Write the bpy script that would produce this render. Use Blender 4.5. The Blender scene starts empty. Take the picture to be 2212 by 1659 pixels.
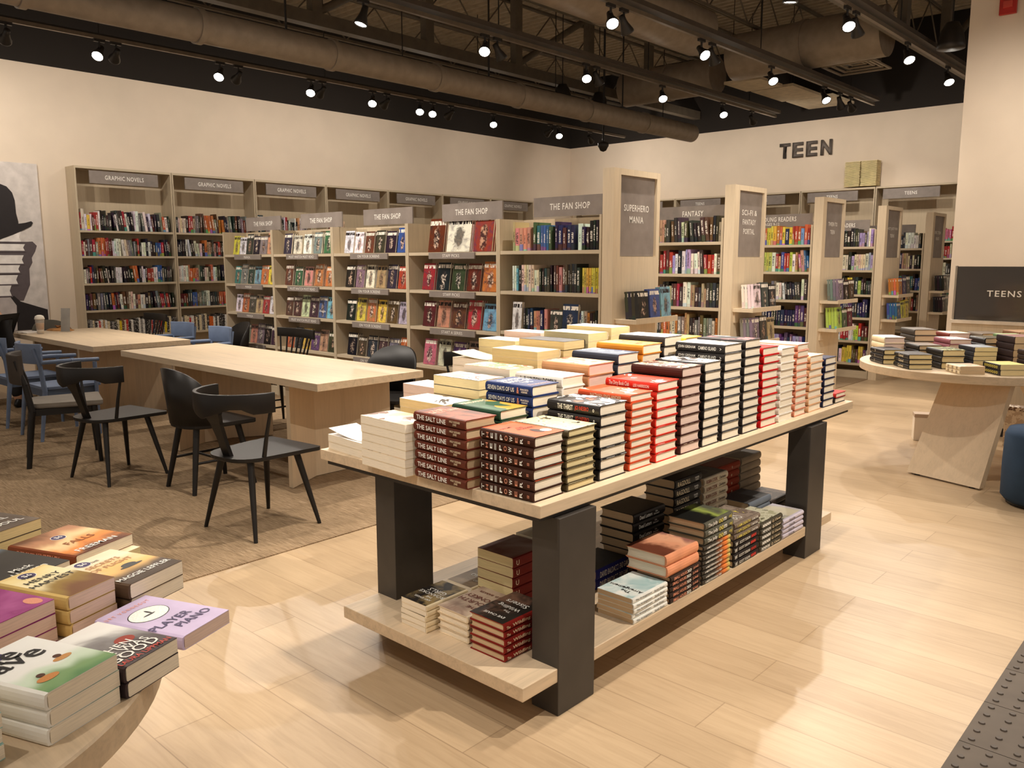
EXPOSURE = 0.0
WORLD = .55
POWER = 3.0
WARM = (1.0, .90, .79)
import bpy, math, random
from mathutils import Vector, Matrix
random.seed(7)
S = bpy.context.scene
COL = S.collection
PI = math.pi
def R(a): return math.radians(a)
# ---------------------------------------------------------------- tagging
def put(o): COL.objects.link(o); return o
def tag(o, label=None, cat=None, group=None, kind=None):
    if label: o['label'] = label
    if cat: o['category'] = cat
    if group: o['group'] = group
    if kind: o['kind'] = kind
    return o
def empty(name, loc=(0, 0, 0), rz=0.0, label=None, cat=None, group=None):
    o = put(bpy.data.objects.new(name, None)); o.location = loc; o.rotation_euler = (0, 0, rz)
    o.empty_display_size = .05
    return tag(o, label, cat, group)
def obj(name, me, parent=None, loc=None, rot=None):
    o = put(bpy.data.objects.new(name, me))
    if parent: o.parent = parent
    if loc is not None: o.location = loc
    if rot is not None: o.rotation_euler = rot
    return o
ONES = 'zeroth first second third fourth fifth sixth seventh eighth ninth tenth eleventh twelfth thirteenth fourteenth fifteenth sixteenth seventeenth eighteenth nineteenth'.split()
TENS = {2: 'twent', 3: 'thirt', 4: 'fort', 5: 'fift', 6: 'sixt'}
def nth(n):
    if n < 20: return ONES[n]
    t, u = divmod(n, 10)
    return TENS[t] + ('ieth' if u == 0 else 'y-' + ONES[u])
# ---------------------------------------------------------------- mesh builder
class MB:
    def __init__(s): s.v = []; s.f = []; s.m = []; s.sm = []
    def add(s, vs, fs, mi=0, smooth=False, M=None):
        b = len(s.v)
        for v in vs: s.v.append(tuple(M @ Vector(v)) if M is not None else tuple(v))
        for f in fs: s.f.append(tuple(b + i for i in f)); s.m.append(mi); s.sm.append(smooth)
        return s
    def box(s, x0, y0, z0, x1, y1, z1, mi=0, M=None):
        vs = [(x0, y0, z0), (x1, y0, z0), (x1, y1, z0), (x0, y1, z0), (x0, y0, z1), (x1, y0, z1), (x1, y1, z1), (x0, y1, z1)]
        return s.add(vs, [(0, 3, 2, 1), (4, 5, 6, 7), (0, 1, 5, 4), (1, 2, 6, 5), (2, 3, 7, 6), (3, 0, 4, 7)], mi, False, M)
    def tube(s, p0, p1, r0, r1=None, n=12, mi=0, caps=True):
        r1 = r0 if r1 is None else r1
        a, b = Vector(p0), Vector(p1); d = (b - a).normalized()
        u = d.orthogonal().normalized(); w = d.cross(u)
        vs = []
        for c, r in ((a, r0), (b, r1)):
            for i in range(n):
                t = 2 * PI * i / n; vs.append(c + u * (r * math.cos(t)) + w * (r * math.sin(t)))
        s.add(vs, [(i, (i + 1) % n, n + (i + 1) % n, n + i) for i in range(n)], mi, True)
        if caps: s.add(vs, [tuple(range(n - 1, -1, -1)), tuple(range(n, 2 * n))], mi)
        return s
    def path(s, pts, r, n=8, mi=0):
        for i in range(len(pts) - 1):
            ra = r[i] if isinstance(r, (list, tuple)) else r
            rb = r[i + 1] if isinstance(r, (list, tuple)) else r
            s.tube(pts[i], pts[i + 1], ra, rb, n, mi)
        return s
    def lathe(s, prof, n=24, mi=0, M=None, smooth=True):
        vs = []
        for r, z in prof:
            for i in range(n):
                t = 2 * PI * i / n; vs.append((r * math.cos(t), r * math.sin(t), z))
        fs = []
        for k in range(len(prof) - 1):
            for i in range(n):
                j = (i + 1) % n; fs.append((k * n + i, k * n + j, (k + 1) * n + j, (k + 1) * n + i))
        return s.add(vs, fs, mi, smooth, M)
    def prism(s, poly, z0, z1, mi=0, M=None, mtop=None):
        n = len(poly)
        vs = [(x, y, z0) for x, y in poly] + [(x, y, z1) for x, y in poly]
        s.add(vs, [(i, (i + 1) % n, n + (i + 1) % n, n + i) for i in range(n)] + [tuple(range(n - 1, -1, -1))], mi, False, M)
        return s.add(vs, [tuple(range(n, 2 * n))], mi if mtop is None else mtop, False, M)
    def strip(s, secs, mi=0, closed=False, smooth=True, caps=True):
        k = len(secs[0]); vs = [p for q in secs for p in q]; fs = []
        m = len(secs)
        for a in range(m if closed else m - 1):
            b = (a + 1) % m
            for i in range(k):
                j = (i + 1) % k; fs.append((a * k + i, a * k + j, b * k + j, b * k + i))
        s.add(vs, fs, mi, smooth)
        if caps and not closed: s.add(vs, [tuple(range(k - 1, -1, -1)), tuple((m - 1) * k + i for i in range(k))], mi)
        return s
    def mesh(s, name, mats):
        me = bpy.data.meshes.new(name); me.from_pydata(s.v, [], s.f)
        for m in mats: me.materials.append(m)
        for p, mi, sm in zip(me.polygons, s.m, s.sm): p.material_index = mi; p.use_smooth = sm
        me.update(); return me
    def build(s, name, mats, parent=None, loc=None, rot=None, bevel=0):
        if not isinstance(mats, (list, tuple)): mats = [mats]
        o = obj(name, s.mesh(name, mats), parent, loc, rot)
        if bevel:
            b = o.modifiers.new('b', 'BEVEL'); b.width = bevel; b.segments = 2; b.limit_method = 'ANGLE'
        return o
# ---------------------------------------------------------------- materials
def lin(c):
    return tuple((x / 255 / 12.92) if x / 255 <= .04045 else ((x / 255 + .055) / 1.055) ** 2.4 for x in c[:3]) + (1,)
def base(name, rough=.5, spec=.4):
    m = bpy.data.materials.new(name); m.use_nodes = True
    p = m.node_tree.nodes['Principled BSDF']; p.inputs['Roughness'].default_value = rough
    p.inputs['Specular IOR Level'].default_value = spec
    return m, m.node_tree.nodes, m.node_tree.links, p
def tc(N, L, out='Object', scale=(1, 1, 1), rot=(0, 0, 0)):
    t = N.new('ShaderNodeTexCoord'); mp = N.new('ShaderNodeMapping')
    mp.inputs['Scale'].default_value = scale; mp.inputs['Rotation'].default_value = rot
    L.new(t.outputs[out], mp.inputs['Vector']); return mp.outputs['Vector']
def noise(N, L, vec, scale, detail=3, dist=0, rough=.5, w=None):
    n = N.new('ShaderNodeTexNoise'); n.inputs['Scale'].default_value = scale; n.inputs['Detail'].default_value = detail
    n.inputs['Distortion'].default_value = dist; n.inputs['Roughness'].default_value = rough
    if w is not None:
        n.noise_dimensions = '4D'
        if isinstance(w, (int, float)): n.inputs['W'].default_value = w
        else: L.new(w, n.inputs['W'])
    L.new(vec, n.inputs['Vector']); return n.outputs['Fac']
def ramp(N, L, fac, stops, interp='LINEAR'):
    r = N.new('ShaderNodeValToRGB'); r.color_ramp.interpolation = interp
    e = r.color_ramp.elements
    while len(e) < len(stops): e.new(.5)
    for k, (p, c) in enumerate(stops): e[k].position = p; e[k].color = lin(c)
    L.new(fac, r.inputs['Fac']); return r.outputs['Color']
def mix(N, L, fac, a, b, mode='MIX'):
    x = N.new('ShaderNodeMix'); x.data_type = 'RGBA'; x.blend_type = mode
    for v, i in ((fac, 0), (a, 6), (b, 7)):
        if hasattr(v, 'is_linked'): L.new(v, x.inputs[i])
        else: x.inputs[i].default_value = v
    return x.outputs[2]
def mth(N, L, op, a, b=0.0, c=0.0):
    x = N.new('ShaderNodeMath'); x.operation = op
    for k, v in enumerate((a, b, c)):
        if hasattr(v, 'is_linked'): L.new(v, x.inputs[k])
        else: x.inputs[k].default_value = v
    return x.outputs[0]
def bump(N, L, p, h, s, d=.01):
    b = N.new('ShaderNodeBump'); b.inputs['Strength'].default_value = s; b.inputs['Distance'].default_value = d
    L.new(h, b.inputs['Height']); L.new(b.outputs['Normal'], p.inputs['Normal'])
_pm = {}
def plain(rgb, rough=.5, metal=0, spec=.4, var=.06):
    k = (rgb, rough, metal, spec)
    if k in _pm: return _pm[k]
    m, N, L, p = base('paint_%d_%d_%d' % rgb, rough, spec)
    p.inputs['Metallic'].default_value = metal
    v = tc(N, L)
    f = noise(N, L, v, 9, 4)
    lo = tuple(max(0, x * (1 - var)) for x in rgb); hi = tuple(min(255, x * (1 + var)) for x in rgb)
    L.new(ramp(N, L, f, [(.3, lo), (.7, hi)]), p.inputs['Base Color'])
    _pm[k] = m; return m
def wood(name, rgb, axis='x', rough=.42, var=.1, scale=1.0):
    m, N, L, p = base(name, rough, .35)
    sc = {'x': (.9, 14, 14), 'y': (14, .9, 14), 'z': (14, 14, .9)}[axis]
    v = tc(N, L, 'Object', tuple(q * scale for q in sc))
    a = noise(N, L, v, 2.2, 6, .6, .6); b = noise(N, L, v, 9, 4, .2)
    f = mth(N, L, 'ADD', mth(N, L, 'MULTIPLY', a, .7), mth(N, L, 'MULTIPLY', b, .3))
    lo = tuple(x * (1 - var) for x in rgb); hi = tuple(min(255, x * (1 + var * .6)) for x in rgb)
    L.new(ramp(N, L, f, [(.3, lo), (.5, rgb), (.72, hi)]), p.inputs['Base Color'])
    bump(N, L, p, b, .05, .002)
    return m
WOODC = (206, 184, 154)
W_X = wood('ash_along_x', WOODC, 'x'); W_Y = wood('ash_along_y', WOODC, 'y'); W_Z = wood('ash_upright', WOODC, 'z', .42, .055)
W_SHELF = wood('shelf_laminate', (196, 180, 154), 'x', .5, .06); W_SHELFY = wood('shelf_laminate_y', (190, 170, 140), 'y', .5, .06)
W_BACK = wood('shelf_back', (192, 175, 148), 'z', .55, .05)
W_SIDE = wood('shelf_side', (192, 176, 150), 'z', .5, .06)
W_TOWER = wood('tower_laminate', (212, 194, 166), 'z', .5, .06)
SIGN = plain((134, 124, 117), .5); SIGN_D = plain((104, 96, 90), .5); LETTER = plain((238, 234, 226), .5)
BLACKM = plain((38, 34, 31), .45, 0, .5); BLACKW = plain((27, 24, 22), .42, 0, .3); BLACKC = plain((24, 22, 21), .6)
DARKMET = plain((62, 57, 52), .42, .1); STEELM = plain((104, 95, 82), .6, .1); TRACKM = plain((44, 40, 36), .5, .2); DUCTM = plain((146, 133, 118), .5, .1)
BLUEW = plain((104, 119, 145), .45); BLUED = plain((84, 97, 118), .5)
def pages_mat(name, rgb, lines=True, axis=2, freq=900):
    m, N, L, p = base(name, .75, .15)
    v = tc(N, L)
    sx = N.new('ShaderNodeSeparateXYZ'); L.new(v, sx.inputs[0])
    f = mth(N, L, 'SINE', mth(N, L, 'MULTIPLY', sx.outputs[axis], freq))
    n = noise(N, L, tc(N, L, 'Object', (6, 6, 160)), 4, 3)
    f = mth(N, L, 'ADD', mth(N, L, 'MULTIPLY', f, .07), n)
    lo = tuple(x * .93 for x in rgb); hi = tuple(min(255, x * 1.04) for x in rgb)
    L.new(ramp(N, L, f, [(.2, lo), (.8, hi)]), p.inputs['Base Color'])
    return m
PAGES = pages_mat('page_edges', (242, 230, 208)); PAGES_Y = pages_mat('page_edges_yellowed', (226, 208, 158))
PAGES_T = pages_mat('page_edges_tan', (208, 182, 146)); PAGES_P = pages_mat('page_edges_pinkish', (226, 200, 186))
PAGES_D = pages_mat('page_edges_deckled', (216, 192, 140), freq=420)
def art(name, cols, scale=14, seed=0., style='blob', rough=.48, rnd=False):
    """printed cover picture: patches of the given inks"""
    m, N, L, p = base(name, rough, .16)
    v = tc(N, L, 'Object')
    w = float(seed)
    if rnd:
        oi = N.new('ShaderNodeObjectInfo'); w = mth(N, L, 'MULTIPLY', oi.outputs['Random'], 37.)
    n = noise(N, L, v, scale, 3, .8, .55, w)
    if style == 'grad':
        sx = N.new('ShaderNodeSeparateXYZ'); L.new(v, sx.inputs[0])
        g = mth(N, L, 'ADD', mth(N, L, 'MULTIPLY', sx.outputs[0], 3.4), .5)
        n = mth(N, L, 'ADD', mth(N, L, 'MULTIPLY', n, .5), mth(N, L, 'MULTIPLY', g, .55))
    k = len(cols)
    st = [(.28 + .46 * i / max(1, k - 1), c) for i, c in enumerate(cols)]
    L.new(ramp(N, L, n, st, 'LINEAR' if style == 'soft' else 'CONSTANT' if style == 'blob' else 'EASE'), p.inputs['Base Color'])
    return m
def var_spine(attr=False):
    """spine of shelved books: cloth colour from the object, marks like blurred lettering"""
    m, N, L, p = base('shelf_spine', .45, .35)
    oi = N.new('ShaderNodeObjectInfo'); g = N.new('ShaderNodeTexCoord')
    sx = N.new('ShaderNodeSeparateXYZ'); L.new(g.outputs['Generated'], sx.inputs[0])
    lum = N.new('ShaderNodeRGBToBW'); L.new(oi.outputs['Color'], lum.inputs[0])
    light = mth(N, L, 'GREATER_THAN', lum.outputs[0], .22)
    con = mix(N, L, light, lin((232, 226, 214)), lin((34, 28, 30)))
    rnd = oi.outputs['Random']
    w = mth(N, L, 'MULTIPLY', rnd, 91.)
    mp = N.new('ShaderNodeMapping'); mp.inputs['Scale'].default_value = (1.2, .01, 26); L.new(g.outputs['Generated'], mp.inputs['Vector'])
    n = noise(N, L, mp.outputs[0], 1.6, 1, 0, .5, w)
    z = sx.outputs[2]
    hi = mth(N, L, 'ADD', mth(N, L, 'MULTIPLY', mth(N, L, 'FRACT', mth(N, L, 'MULTIPLY', rnd, 13.)), .3), .6)
    mid = mth(N, L, 'MULTIPLY', mth(N, L, 'GREATER_THAN', z, .3), mth(N, L, 'LESS_THAN', z, hi))
    wd = mth(N, L, 'ADD', mth(N, L, 'MULTIPLY', mth(N, L, 'FRACT', mth(N, L, 'MULTIPLY', rnd, 31.)), .18), .1)
    xm = mth(N, L, 'LESS_THAN', mth(N, L, 'ABSOLUTE', mth(N, L, 'SUBTRACT', sx.outputs[0], .5)), wd)
    t = mth(N, L, 'MULTIPLY', mth(N, L, 'MULTIPLY', mth(N, L, 'GREATER_THAN', n, .47), mid), xm); t = mth(N, L, 'MULTIPLY', t, .85)
    # a printed panel of another ink on some of them
    hs = N.new('ShaderNodeHueSaturation'); L.new(oi.outputs['Color'], hs.inputs['Color'])
    L.new(mth(N, L, 'ADD', rnd, .18), hs.inputs['Hue']); hs.inputs['Saturation'].default_value = .8; hs.inputs['Value'].default_value = .8
    band = mth(N, L, 'LESS_THAN', z, mth(N, L, 'MULTIPLY', mth(N, L, 'FRACT', mth(N, L, 'MULTIPLY', rnd, 7.3)), .3))
    c = mix(N, L, band, oi.outputs['Color'], hs.outputs[0])
    L.new(mix(N, L, t, c, con), p.inputs['Base Color'])
    return m
SPINE = var_spine()
def row_mat():
    m, N, L, p = base('shelf_row_spines', .45, .35)
    a = N.new('ShaderNodeAttribute'); a.attribute_name = 'ink'
    n = noise(N, L, tc(N, L, 'Object', (60, 60, 130)), 1., 1)
    lum = N.new('ShaderNodeRGBToBW'); L.new(a.outputs['Color'], lum.inputs[0])
    con = mix(N, L, mth(N, L, 'GREATER_THAN', lum.outputs[0], .22), lin((226, 218, 206)), lin((40, 34, 34)))
    L.new(mix(N, L, mth(N, L, 'MULTIPLY', mth(N, L, 'GREATER_THAN', n, .6), .7), a.outputs['Color'], con), p.inputs['Base Color'])
    return m
ROWM = row_mat()
def var_cover():
    """face-out cover: object colour as ground, a darker figure, a lighter second ink, a title bar"""
    m, N, L, p = base('face_out_cover', .3, .45)
    oi = N.new('ShaderNodeObjectInfo'); g = N.new('ShaderNodeTexCoord')
    sx = N.new('ShaderNodeSeparateXYZ'); L.new(g.outputs['Generated'], sx.inputs[0])
    rnd = oi.outputs['Random']; w = mth(N, L, 'MULTIPLY', rnd, 53.)
    lum = N.new('ShaderNodeRGBToBW'); L.new(oi.outputs['Color'], lum.inputs[0])
    light = mth(N, L, 'GREATER_THAN', lum.outputs[0], .25)
    con = mix(N, L, light, lin((236, 228, 214)), lin((30, 24, 26)))
    mp = N.new('ShaderNodeMapping'); mp.inputs['Scale'].default_value = (1, .01, 1.5); L.new(g.outputs['Generated'], mp.inputs['Vector'])
    n1 = noise(N, L, mp.outputs[0], 2.6, 5, 1.0, .6, w); n2 = noise(N, L, mp.outputs[0], 6.0, 4, .8, .6, mth(N, L, 'ADD', w, 9.))
    dx = mth(N, L, 'SUBTRACT', sx.outputs[0], .5); dz = mth(N, L, 'SUBTRACT', sx.outputs[2], .4)
    d = mth(N, L, 'SQRT', mth(N, L, 'ADD', mth(N, L, 'MULTIPLY', mth(N, L, 'MULTIPLY', dx, dx), 2.4), mth(N, L, 'MULTIPLY', dz, dz)))
    d = mth(N, L, 'ADD', d, mth(N, L, 'MULTIPLY', mth(N, L, 'SUBTRACT', n1, .5), .9))
    fig = mth(N, L, 'MULTIPLY', mth(N, L, 'SUBTRACT', .34, d), 9.); fig = mth(N, L, 'MINIMUM', mth(N, L, 'MAXIMUM', fig, 0.), 1.)
    hs = N.new('ShaderNodeHueSaturation'); L.new(oi.outputs['Color'], hs.inputs['Color'])
    L.new(mth(N, L, 'ADD', mth(N, L, 'MULTIPLY', rnd, .16), .42), hs.inputs['Hue']); hs.inputs['Value'].default_value = .45; hs.inputs['Saturation'].default_value = .8
    k1 = mth(N, L, 'MINIMUM', mth(N, L, 'MAXIMUM', mth(N, L, 'MULTIPLY', mth(N, L, 'SUBTRACT', n1, .48), 6.), 0.), 1.)
    k2 = mth(N, L, 'MINIMUM', mth(N, L, 'MAXIMUM', mth(N, L, 'MULTIPLY', mth(N, L, 'SUBTRACT', n2, .48), 9.), 0.), 1.)
    c = mix(N, L, k1, oi.outputs['Color'], hs.outputs[0])
    inner = mix(N, L, k2, lin((44, 36, 36)), mix(N, L, mth(N, L, 'FRACT', mth(N, L, 'MULTIPLY', rnd, 5.)), lin((206, 164, 134)), con))
    c = mix(N, L, mth(N, L, 'MULTIPLY', fig, .85), c, inner)
    z = sx.outputs[2]
    mp2 = N.new('ShaderNodeMapping'); mp2.inputs['Scale'].default_value = (9, .01, 2.); L.new(g.outputs['Generated'], mp2.inputs['Vector'])
    n3 = noise(N, L, mp2.outputs[0], 1.6, 1, 0, .5, w)
    bar = mth(N, L, 'MULTIPLY', mth(N, L, 'MULTIPLY', mth(N, L, 'GREATER_THAN', z, .8), mth(N, L, 'LESS_THAN', z, .93)), mth(N, L, 'GREATER_THAN', n3, .44))
    L.new(mix(N, L, bar, c, con), p.inputs['Base Color'])
    return m
COVER = var_cover()
# ---------------------------------------------------------------- lettering
_txt = {}
def text_mesh(s, mat, sp=1.0, rot=0, bold=0.0):
    k = (s, mat.name, sp, rot, bold)
    if k in _txt: return _txt[k]
    cu = bpy.data.curves.new('lettering', 'FONT'); cu.body = s; cu.size = 1; cu.resolution_u = 2
    cu.align_x = 'CENTER'; cu.space_character = sp; cu.offset = bold; cu.space_line = .95
    o = bpy.data.objects.new('t', cu); COL.objects.link(o)
    dg = bpy.context.evaluated_depsgraph_get()
    me = bpy.data.meshes.new_from_object(o.evaluated_get(dg))
    bpy.data.objects.remove(o)
    xs = [v.co.x for v in me.vertices]; ys = [v.co.y for v in me.vertices]
    cx, cy = (min(xs) + max(xs)) / 2, (min(ys) + max(ys)) / 2
    for v in me.vertices: v.co = (v.co.x - cx, v.co.y - cy, 0)
    me.materials.clear(); me.materials.append(mat)
    _txt[k] = (me, max(xs) - min(xs), max(ys) - min(ys)); return _txt[k]
def lettering(s, mat, parent, loc, rot, w=None, h=None, sp=1.05, name='lettering', bold=0.0):
    """text centred at loc (parent space), fitted into w x h, stretched to fill both when both are given"""
    me, tw, th = text_mesh(s, mat, sp, 0, bold)
    o = obj(name, me, parent, loc, rot)
    sx = w / tw if w else h / th; sy = h / th if h else sx
    o.scale = (sx, sy, 1); return o
# ================================================================ camera
cam = bpy.data.cameras.new('camera'); co = put(bpy.data.objects.new('camera', cam)); S.camera = co
cam.sensor_fit = 'HORIZONTAL'; cam.sensor_width = 36; cam.lens = 36 * 1774.13 / 2212; cam.clip_start = .05
yw, pt, rl = R(42.4636), R(8.5372), R(.0795)
f_ = Vector((-math.sin(yw) * math.cos(pt), math.cos(yw) * math.cos(pt), -math.sin(pt)))
r_ = Vector((math.cos(yw), math.sin(yw), 0)); d_ = f_.cross(r_)
r2 = r_ * math.cos(rl) + d_ * math.sin(rl); d2 = -r_ * math.sin(rl) + d_ * math.cos(rl)
co.matrix_world = Matrix(((r2.x, -d2.x, -f_.x, 0), (r2.y, -d2.y, -f_.y, 0), (r2.z, -d2.z, -f_.z, 1.52), (0, 0, 0, 1)))
# ================================================================ view and world
S.view_settings.view_transform = 'Standard'; S.view_settings.look = 'None'
S.view_settings.gamma = 1; S.view_settings.use_curve_mapping = False; S.view_settings.exposure = EXPOSURE
S.cycles.use_denoising = True; S.cycles.max_bounces = 6; S.cycles.diffuse_bounces = 4; S.cycles.glossy_bounces = 3
S.cycles.sample_clamp_indirect = 6; S.cycles.caustics_reflective = False; S.cycles.caustics_refractive = False
wd = bpy.data.worlds.new('world'); S.world = wd; wd.use_nodes = True
wd.node_tree.nodes['Background'].inputs[0].default_value = (1, .88, .76, 1)
wd.node_tree.nodes['Background'].inputs[1].default_value = WORLD
# ================================================================ room shell
def floor_mat():
    m, N, L, p = base('oak_plank_floor', .34, .35)
    v = tc(N, L)
    b = N.new('ShaderNodeTexBrick'); b.offset = .37; b.offset_frequency = 2
    b.inputs['Scale'].default_value = 1; b.inputs['Brick Width'].default_value = 1.25; b.inputs['Row Height'].default_value = .205
    b.inputs['Mortar Size'].default_value = .0024; b.inputs['Mortar Smooth'].default_value = .4; b.inputs['Bias'].default_value = 0
    b.inputs['Color1'].default_value = lin((164, 140, 110)); b.inputs['Color2'].default_value = lin((190, 166, 134)); b.inputs['Mortar'].default_value = lin((96, 74, 52))
    L.new(v, b.inputs['Vector'])
    g = noise(N, L, tc(N, L, 'Object', (1.2, 15, 1)), 2.4, 6, 1.2, .62)
    g2 = noise(N, L, tc(N, L, 'Object', (.5, 2.2, 1)), 1.3, 3)
    c = mix(N, L, .4, b.outputs['Color'], ramp(N, L, g, [(.3, (140, 114, 84)), (.55, (180, 154, 122)), (.8, (198, 174, 142))]), 'MIX')
    c = mix(N, L, .35, c, ramp(N, L, g2, [(.3, (148, 124, 94)), (.7, (190, 166, 134))]))
    L.new(c, p.inputs['Base Color']); bump(N, L, p, g, .04, .002)
    return m
MB().box(-12.2, -4, -.1, 4, 15.3, 0).build('floor', floor_mat())['kind'] = 'structure'
def carpet_mat():
    m, N, L, p = base('taupe_carpet', .95, .05)
    a = noise(N, L, tc(N, L, 'Object', (3, 70, 1)), 3, 4, .3, .7); b = noise(N, L, tc(N, L, 'Object', (60, 160, 1)), 5, 3)
    f = mth(N, L, 'ADD', mth(N, L, 'MULTIPLY', a, .65), mth(N, L, 'MULTIPLY', b, .35))
    L.new(ramp(N, L, f, [(.34, (88, 72, 56)), (.5, (138, 116, 90)), (.66, (180, 158, 130))]), p.inputs['Base Color'])
    bump(N, L, p, f, .5, .004); return m
MB().box(-10.28, -3.9, 0, -3.69, 15.05, .006).build('carpet_floor', carpet_mat())['kind'] = 'structure'
MB().box(-10.30, -3.9, 0, -10.28, 15.05, .008).build('trim_1', plain((196, 184, 166), .4, .3))['kind'] = 'structure'
def wallpaint(name, rgb):
    m, N, L, p = base(name, .85, .2)
    v = tc(N, L); n = noise(N, L, v, 2.2, 5)
    L.new(ramp(N, L, n, [(.3, tuple(x * .97 for x in rgb)), (.7, rgb)]), p.inputs['Base Color'])
    bump(N, L, p, noise(N, L, v, 220, 2), .06, .002); return m
WALLP = wallpaint('cream_wall_paint', (222, 206, 186)); DARKP = wallpaint('dark_upper_wall_paint', (42, 37, 33))
def wall(name, x0, y0, x1, y1, zs=4.03):
    b = MB(); b.box(x0, y0, 0, x1, y1, zs, 0)
    if zs < 5.4: b.box(x0, y0, zs, x1, y1, 5.55, 1)
    b.build(name, [WALLP, DARKP])['kind'] = 'structure'
wall('wall_left', -12.2, -4, -12, 15.3)
wall('wall_back', -12, 15.085, 4, 15.3)
wall('wall_right', -2.47, 9.5, 4, 9.7, 5.55)
DECKM = plain((172, 158, 136), .6, .1)
def deck():
    b = MB(); ys = []; y = -4.
    while y < 15.3: ys += [(y, 5.5), (y + .06, 5.5), (y + .08, 5.46), (y + .14, 5.46)]; y += .16
    vs = []
    for y, z in ys: vs += [(-12.2, y, z), (4, y, z)]
    b.add(vs, [(2 * i, 2 * i + 1, 2 * i + 3, 2 * i + 2) for i in range(len(ys) - 1)])
    b.box(-12.2, -4, 5.52, 4, 15.3, 5.56)
    b.build('ceiling', DECKM)['kind'] = 'structure'
deck()
# ================================================================ ceiling services
JW = 'first second third fourth fifth sixth seventh eighth'.split()
for k, x in enumerate((-10.6, -8.9, -7.3, -5.75, -4.2, -2.7, -1.2)):
    t = empty('roof_joist', (x, 0, 4.78), 0, f'dark open web steel joist under the roof deck, {JW[k]} from the long wall', 'joist', 'open web roof joists')
    for dz in (0, .6):
        MB().box(-.03, -2, dz, -.008, 15.05, dz + .035).box(.008, -2, dz, .03, 15.05, dz + .035).build('chord', STEELM, t)
    b = MB(); y = -2.; up = True
    while y < 14.6:
        b.tube((0, y, .02 if up else .6), (0, y + .55, .6 if up else .02), .011, n=6); y += .55; up = not up
    b.build('web', STEELM, t)
for k, (x, lab) in enumerate(((-8.75, 'near the long wall'), (-3.75, 'over the teen aisles'))):
    t = empty('roof_truss', (x, 0, 4.35), 0, f'heavy dark steel roof truss with upright posts {lab}', 'truss')
    MB().box(-.07, -2, -.05, .07, 15.05, .1).build('bottom_chord', STEELM, t)
    for y in (.6, 2.4, 4.2, 6., 7.8, 9.6, 11.4, 13.2): MB().box(-.06, y, .1, .06, y + .14, 1.1).build('post', STEELM, t)
    for y in (2.5, 6.1, 9.7, 13.3): MB().tube((0, y, .12), (0, y + 1.6, 1.05), .05, n=6).build('brace', STEELM, t)
def duct(name, lab, p0, p1, r, seam=1.5, parts=()):
    t = empty(name, p0, 0, lab, 'duct'); d = Vector(p1) - Vector(p0); n = int(d.length / seam)
    MB().tube((0, 0, 0), d, r, n=28).build('pipe', DUCTM, t)
    for i in range(1, n + 1):
        q = d * (i / (n + 1)); e = d.normalized() * .03
        MB().tube(q - e, q + e, r + .015, n=28).build('collar', DUCTM, t)
    for q in parts:
        q = Vector(q) - Vector(p0); MB().tube(q, (q.x, q.y, 5.45 - p0[2]), .012, n=6).build('hanger_rod', TRACKM, t)
duct('duct_pipe', 'long slim grey round pipe hung along the room beside the seating area', (-7.72, -2, 3.72), (-7.72, 13.1, 3.72), .15, 1.6, [(-7.72, y, 3.86) for y in (2., 5., 8., 11.)])
duct('air_duct', 'wide grey round air duct running lengthwise above the middle track', (-6.1, -2, 4.62), (-6.1, 10.4, 4.62), .33, 2.2)
duct('air_duct', 'grey round air duct crossing the room over the far aisles', (-6.1, 11.5, 4.45), (-3.95, 11.5, 4.45), .32, 1.1)
duct('air_duct', 'dark round air duct elbow branch crossing near the far corner', (-8.5, 12.2, 4.42), (-6.75, 12.2, 4.42), .28, 1.2)
pm = plain((196, 182, 156), .7)
for lab, x0, y0, x1, y1 in (('pale square acoustic panel hung highest over the teen aisles', -6.5, 11.95, -5.9, 12.7), ('pale square acoustic panel hung in the middle over the teen aisles', -6.45, 12.75, -5.75, 13.9), ('yellowish acoustic panel hung nearest the back wall', -6.4, 13.95, -5.6, 14.9)):
    t = empty('acoustic_panel', (x0, y0, 4.2), 0, lab, 'ceiling panel')
    MB().box(0, 0, 0, x1 - x0, y1 - y0, .04).build('panel_board', pm, t)
    for sx in (.08, x1 - x0 - .08): MB().tube((sx, .1, .04), (sx, .1, 1.25), .006, n=6).build('wire', TRACKM, t)
t = empty('ceiling_vent', (-4.6, 12.25, 4.2), 0, 'square pale ceiling air diffuser with nested louvres', 'vent')
b = MB()
for k in range(4):
    a = .36 - .085 * k; w = .03; z = .02 * k
    b.box(-a, -a, z, a, -a + w, z + .02).box(-a, a - w, z, a, a, z + .02).box(-a, -a + w, z, -a + w, a - w, z + .02).box(a - w, -a + w, z, a, a - w, z + .02)
b.build('louvre', plain((150, 136, 116), .5), t); MB().box(-.25, -.25, .1, .25, .25, .7).build('plenum', DARKMET, t)
for lab, x, y, z in (('black bell shaped speaker hanging by the tall right wall', -3., 10.85, 3.95), ('black bell shaped speaker hanging beyond the slim pipe', -8.6, 10.6, 4.), ('second black bell shaped speaker hanging beyond the slim pipe', -8.55, 11.5, 4.)):
    t = empty('pendant_speaker', (x, y, z), 0, lab, 'speaker')
    MB().lathe([(.0, .3), (.07, .29), (.12, .2), (.15, .05), (.15, 0), (0, 0)], 20).build('housing', BLACKM, t)
    MB().tube((0, 0, .3), (0, 0, 1.45), .008, n=6).build('cord', BLACKM, t)
t = empty('security_camera', (-8.3, 11.3, 3.36), 0, 'black dome security camera on a long ceiling stem near the corner', 'camera')
MB().lathe([(0, -.07), (.05, -.05), (.075, 0), (.09, .02), (.09, .07), (.02, .1), (0, .1)], 18).build('dome', BLACKM, t)
MB().tube((0, 0, .1), (0, 0, 2.1), .018, n=8).build('stem', BLACKM, t)
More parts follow.
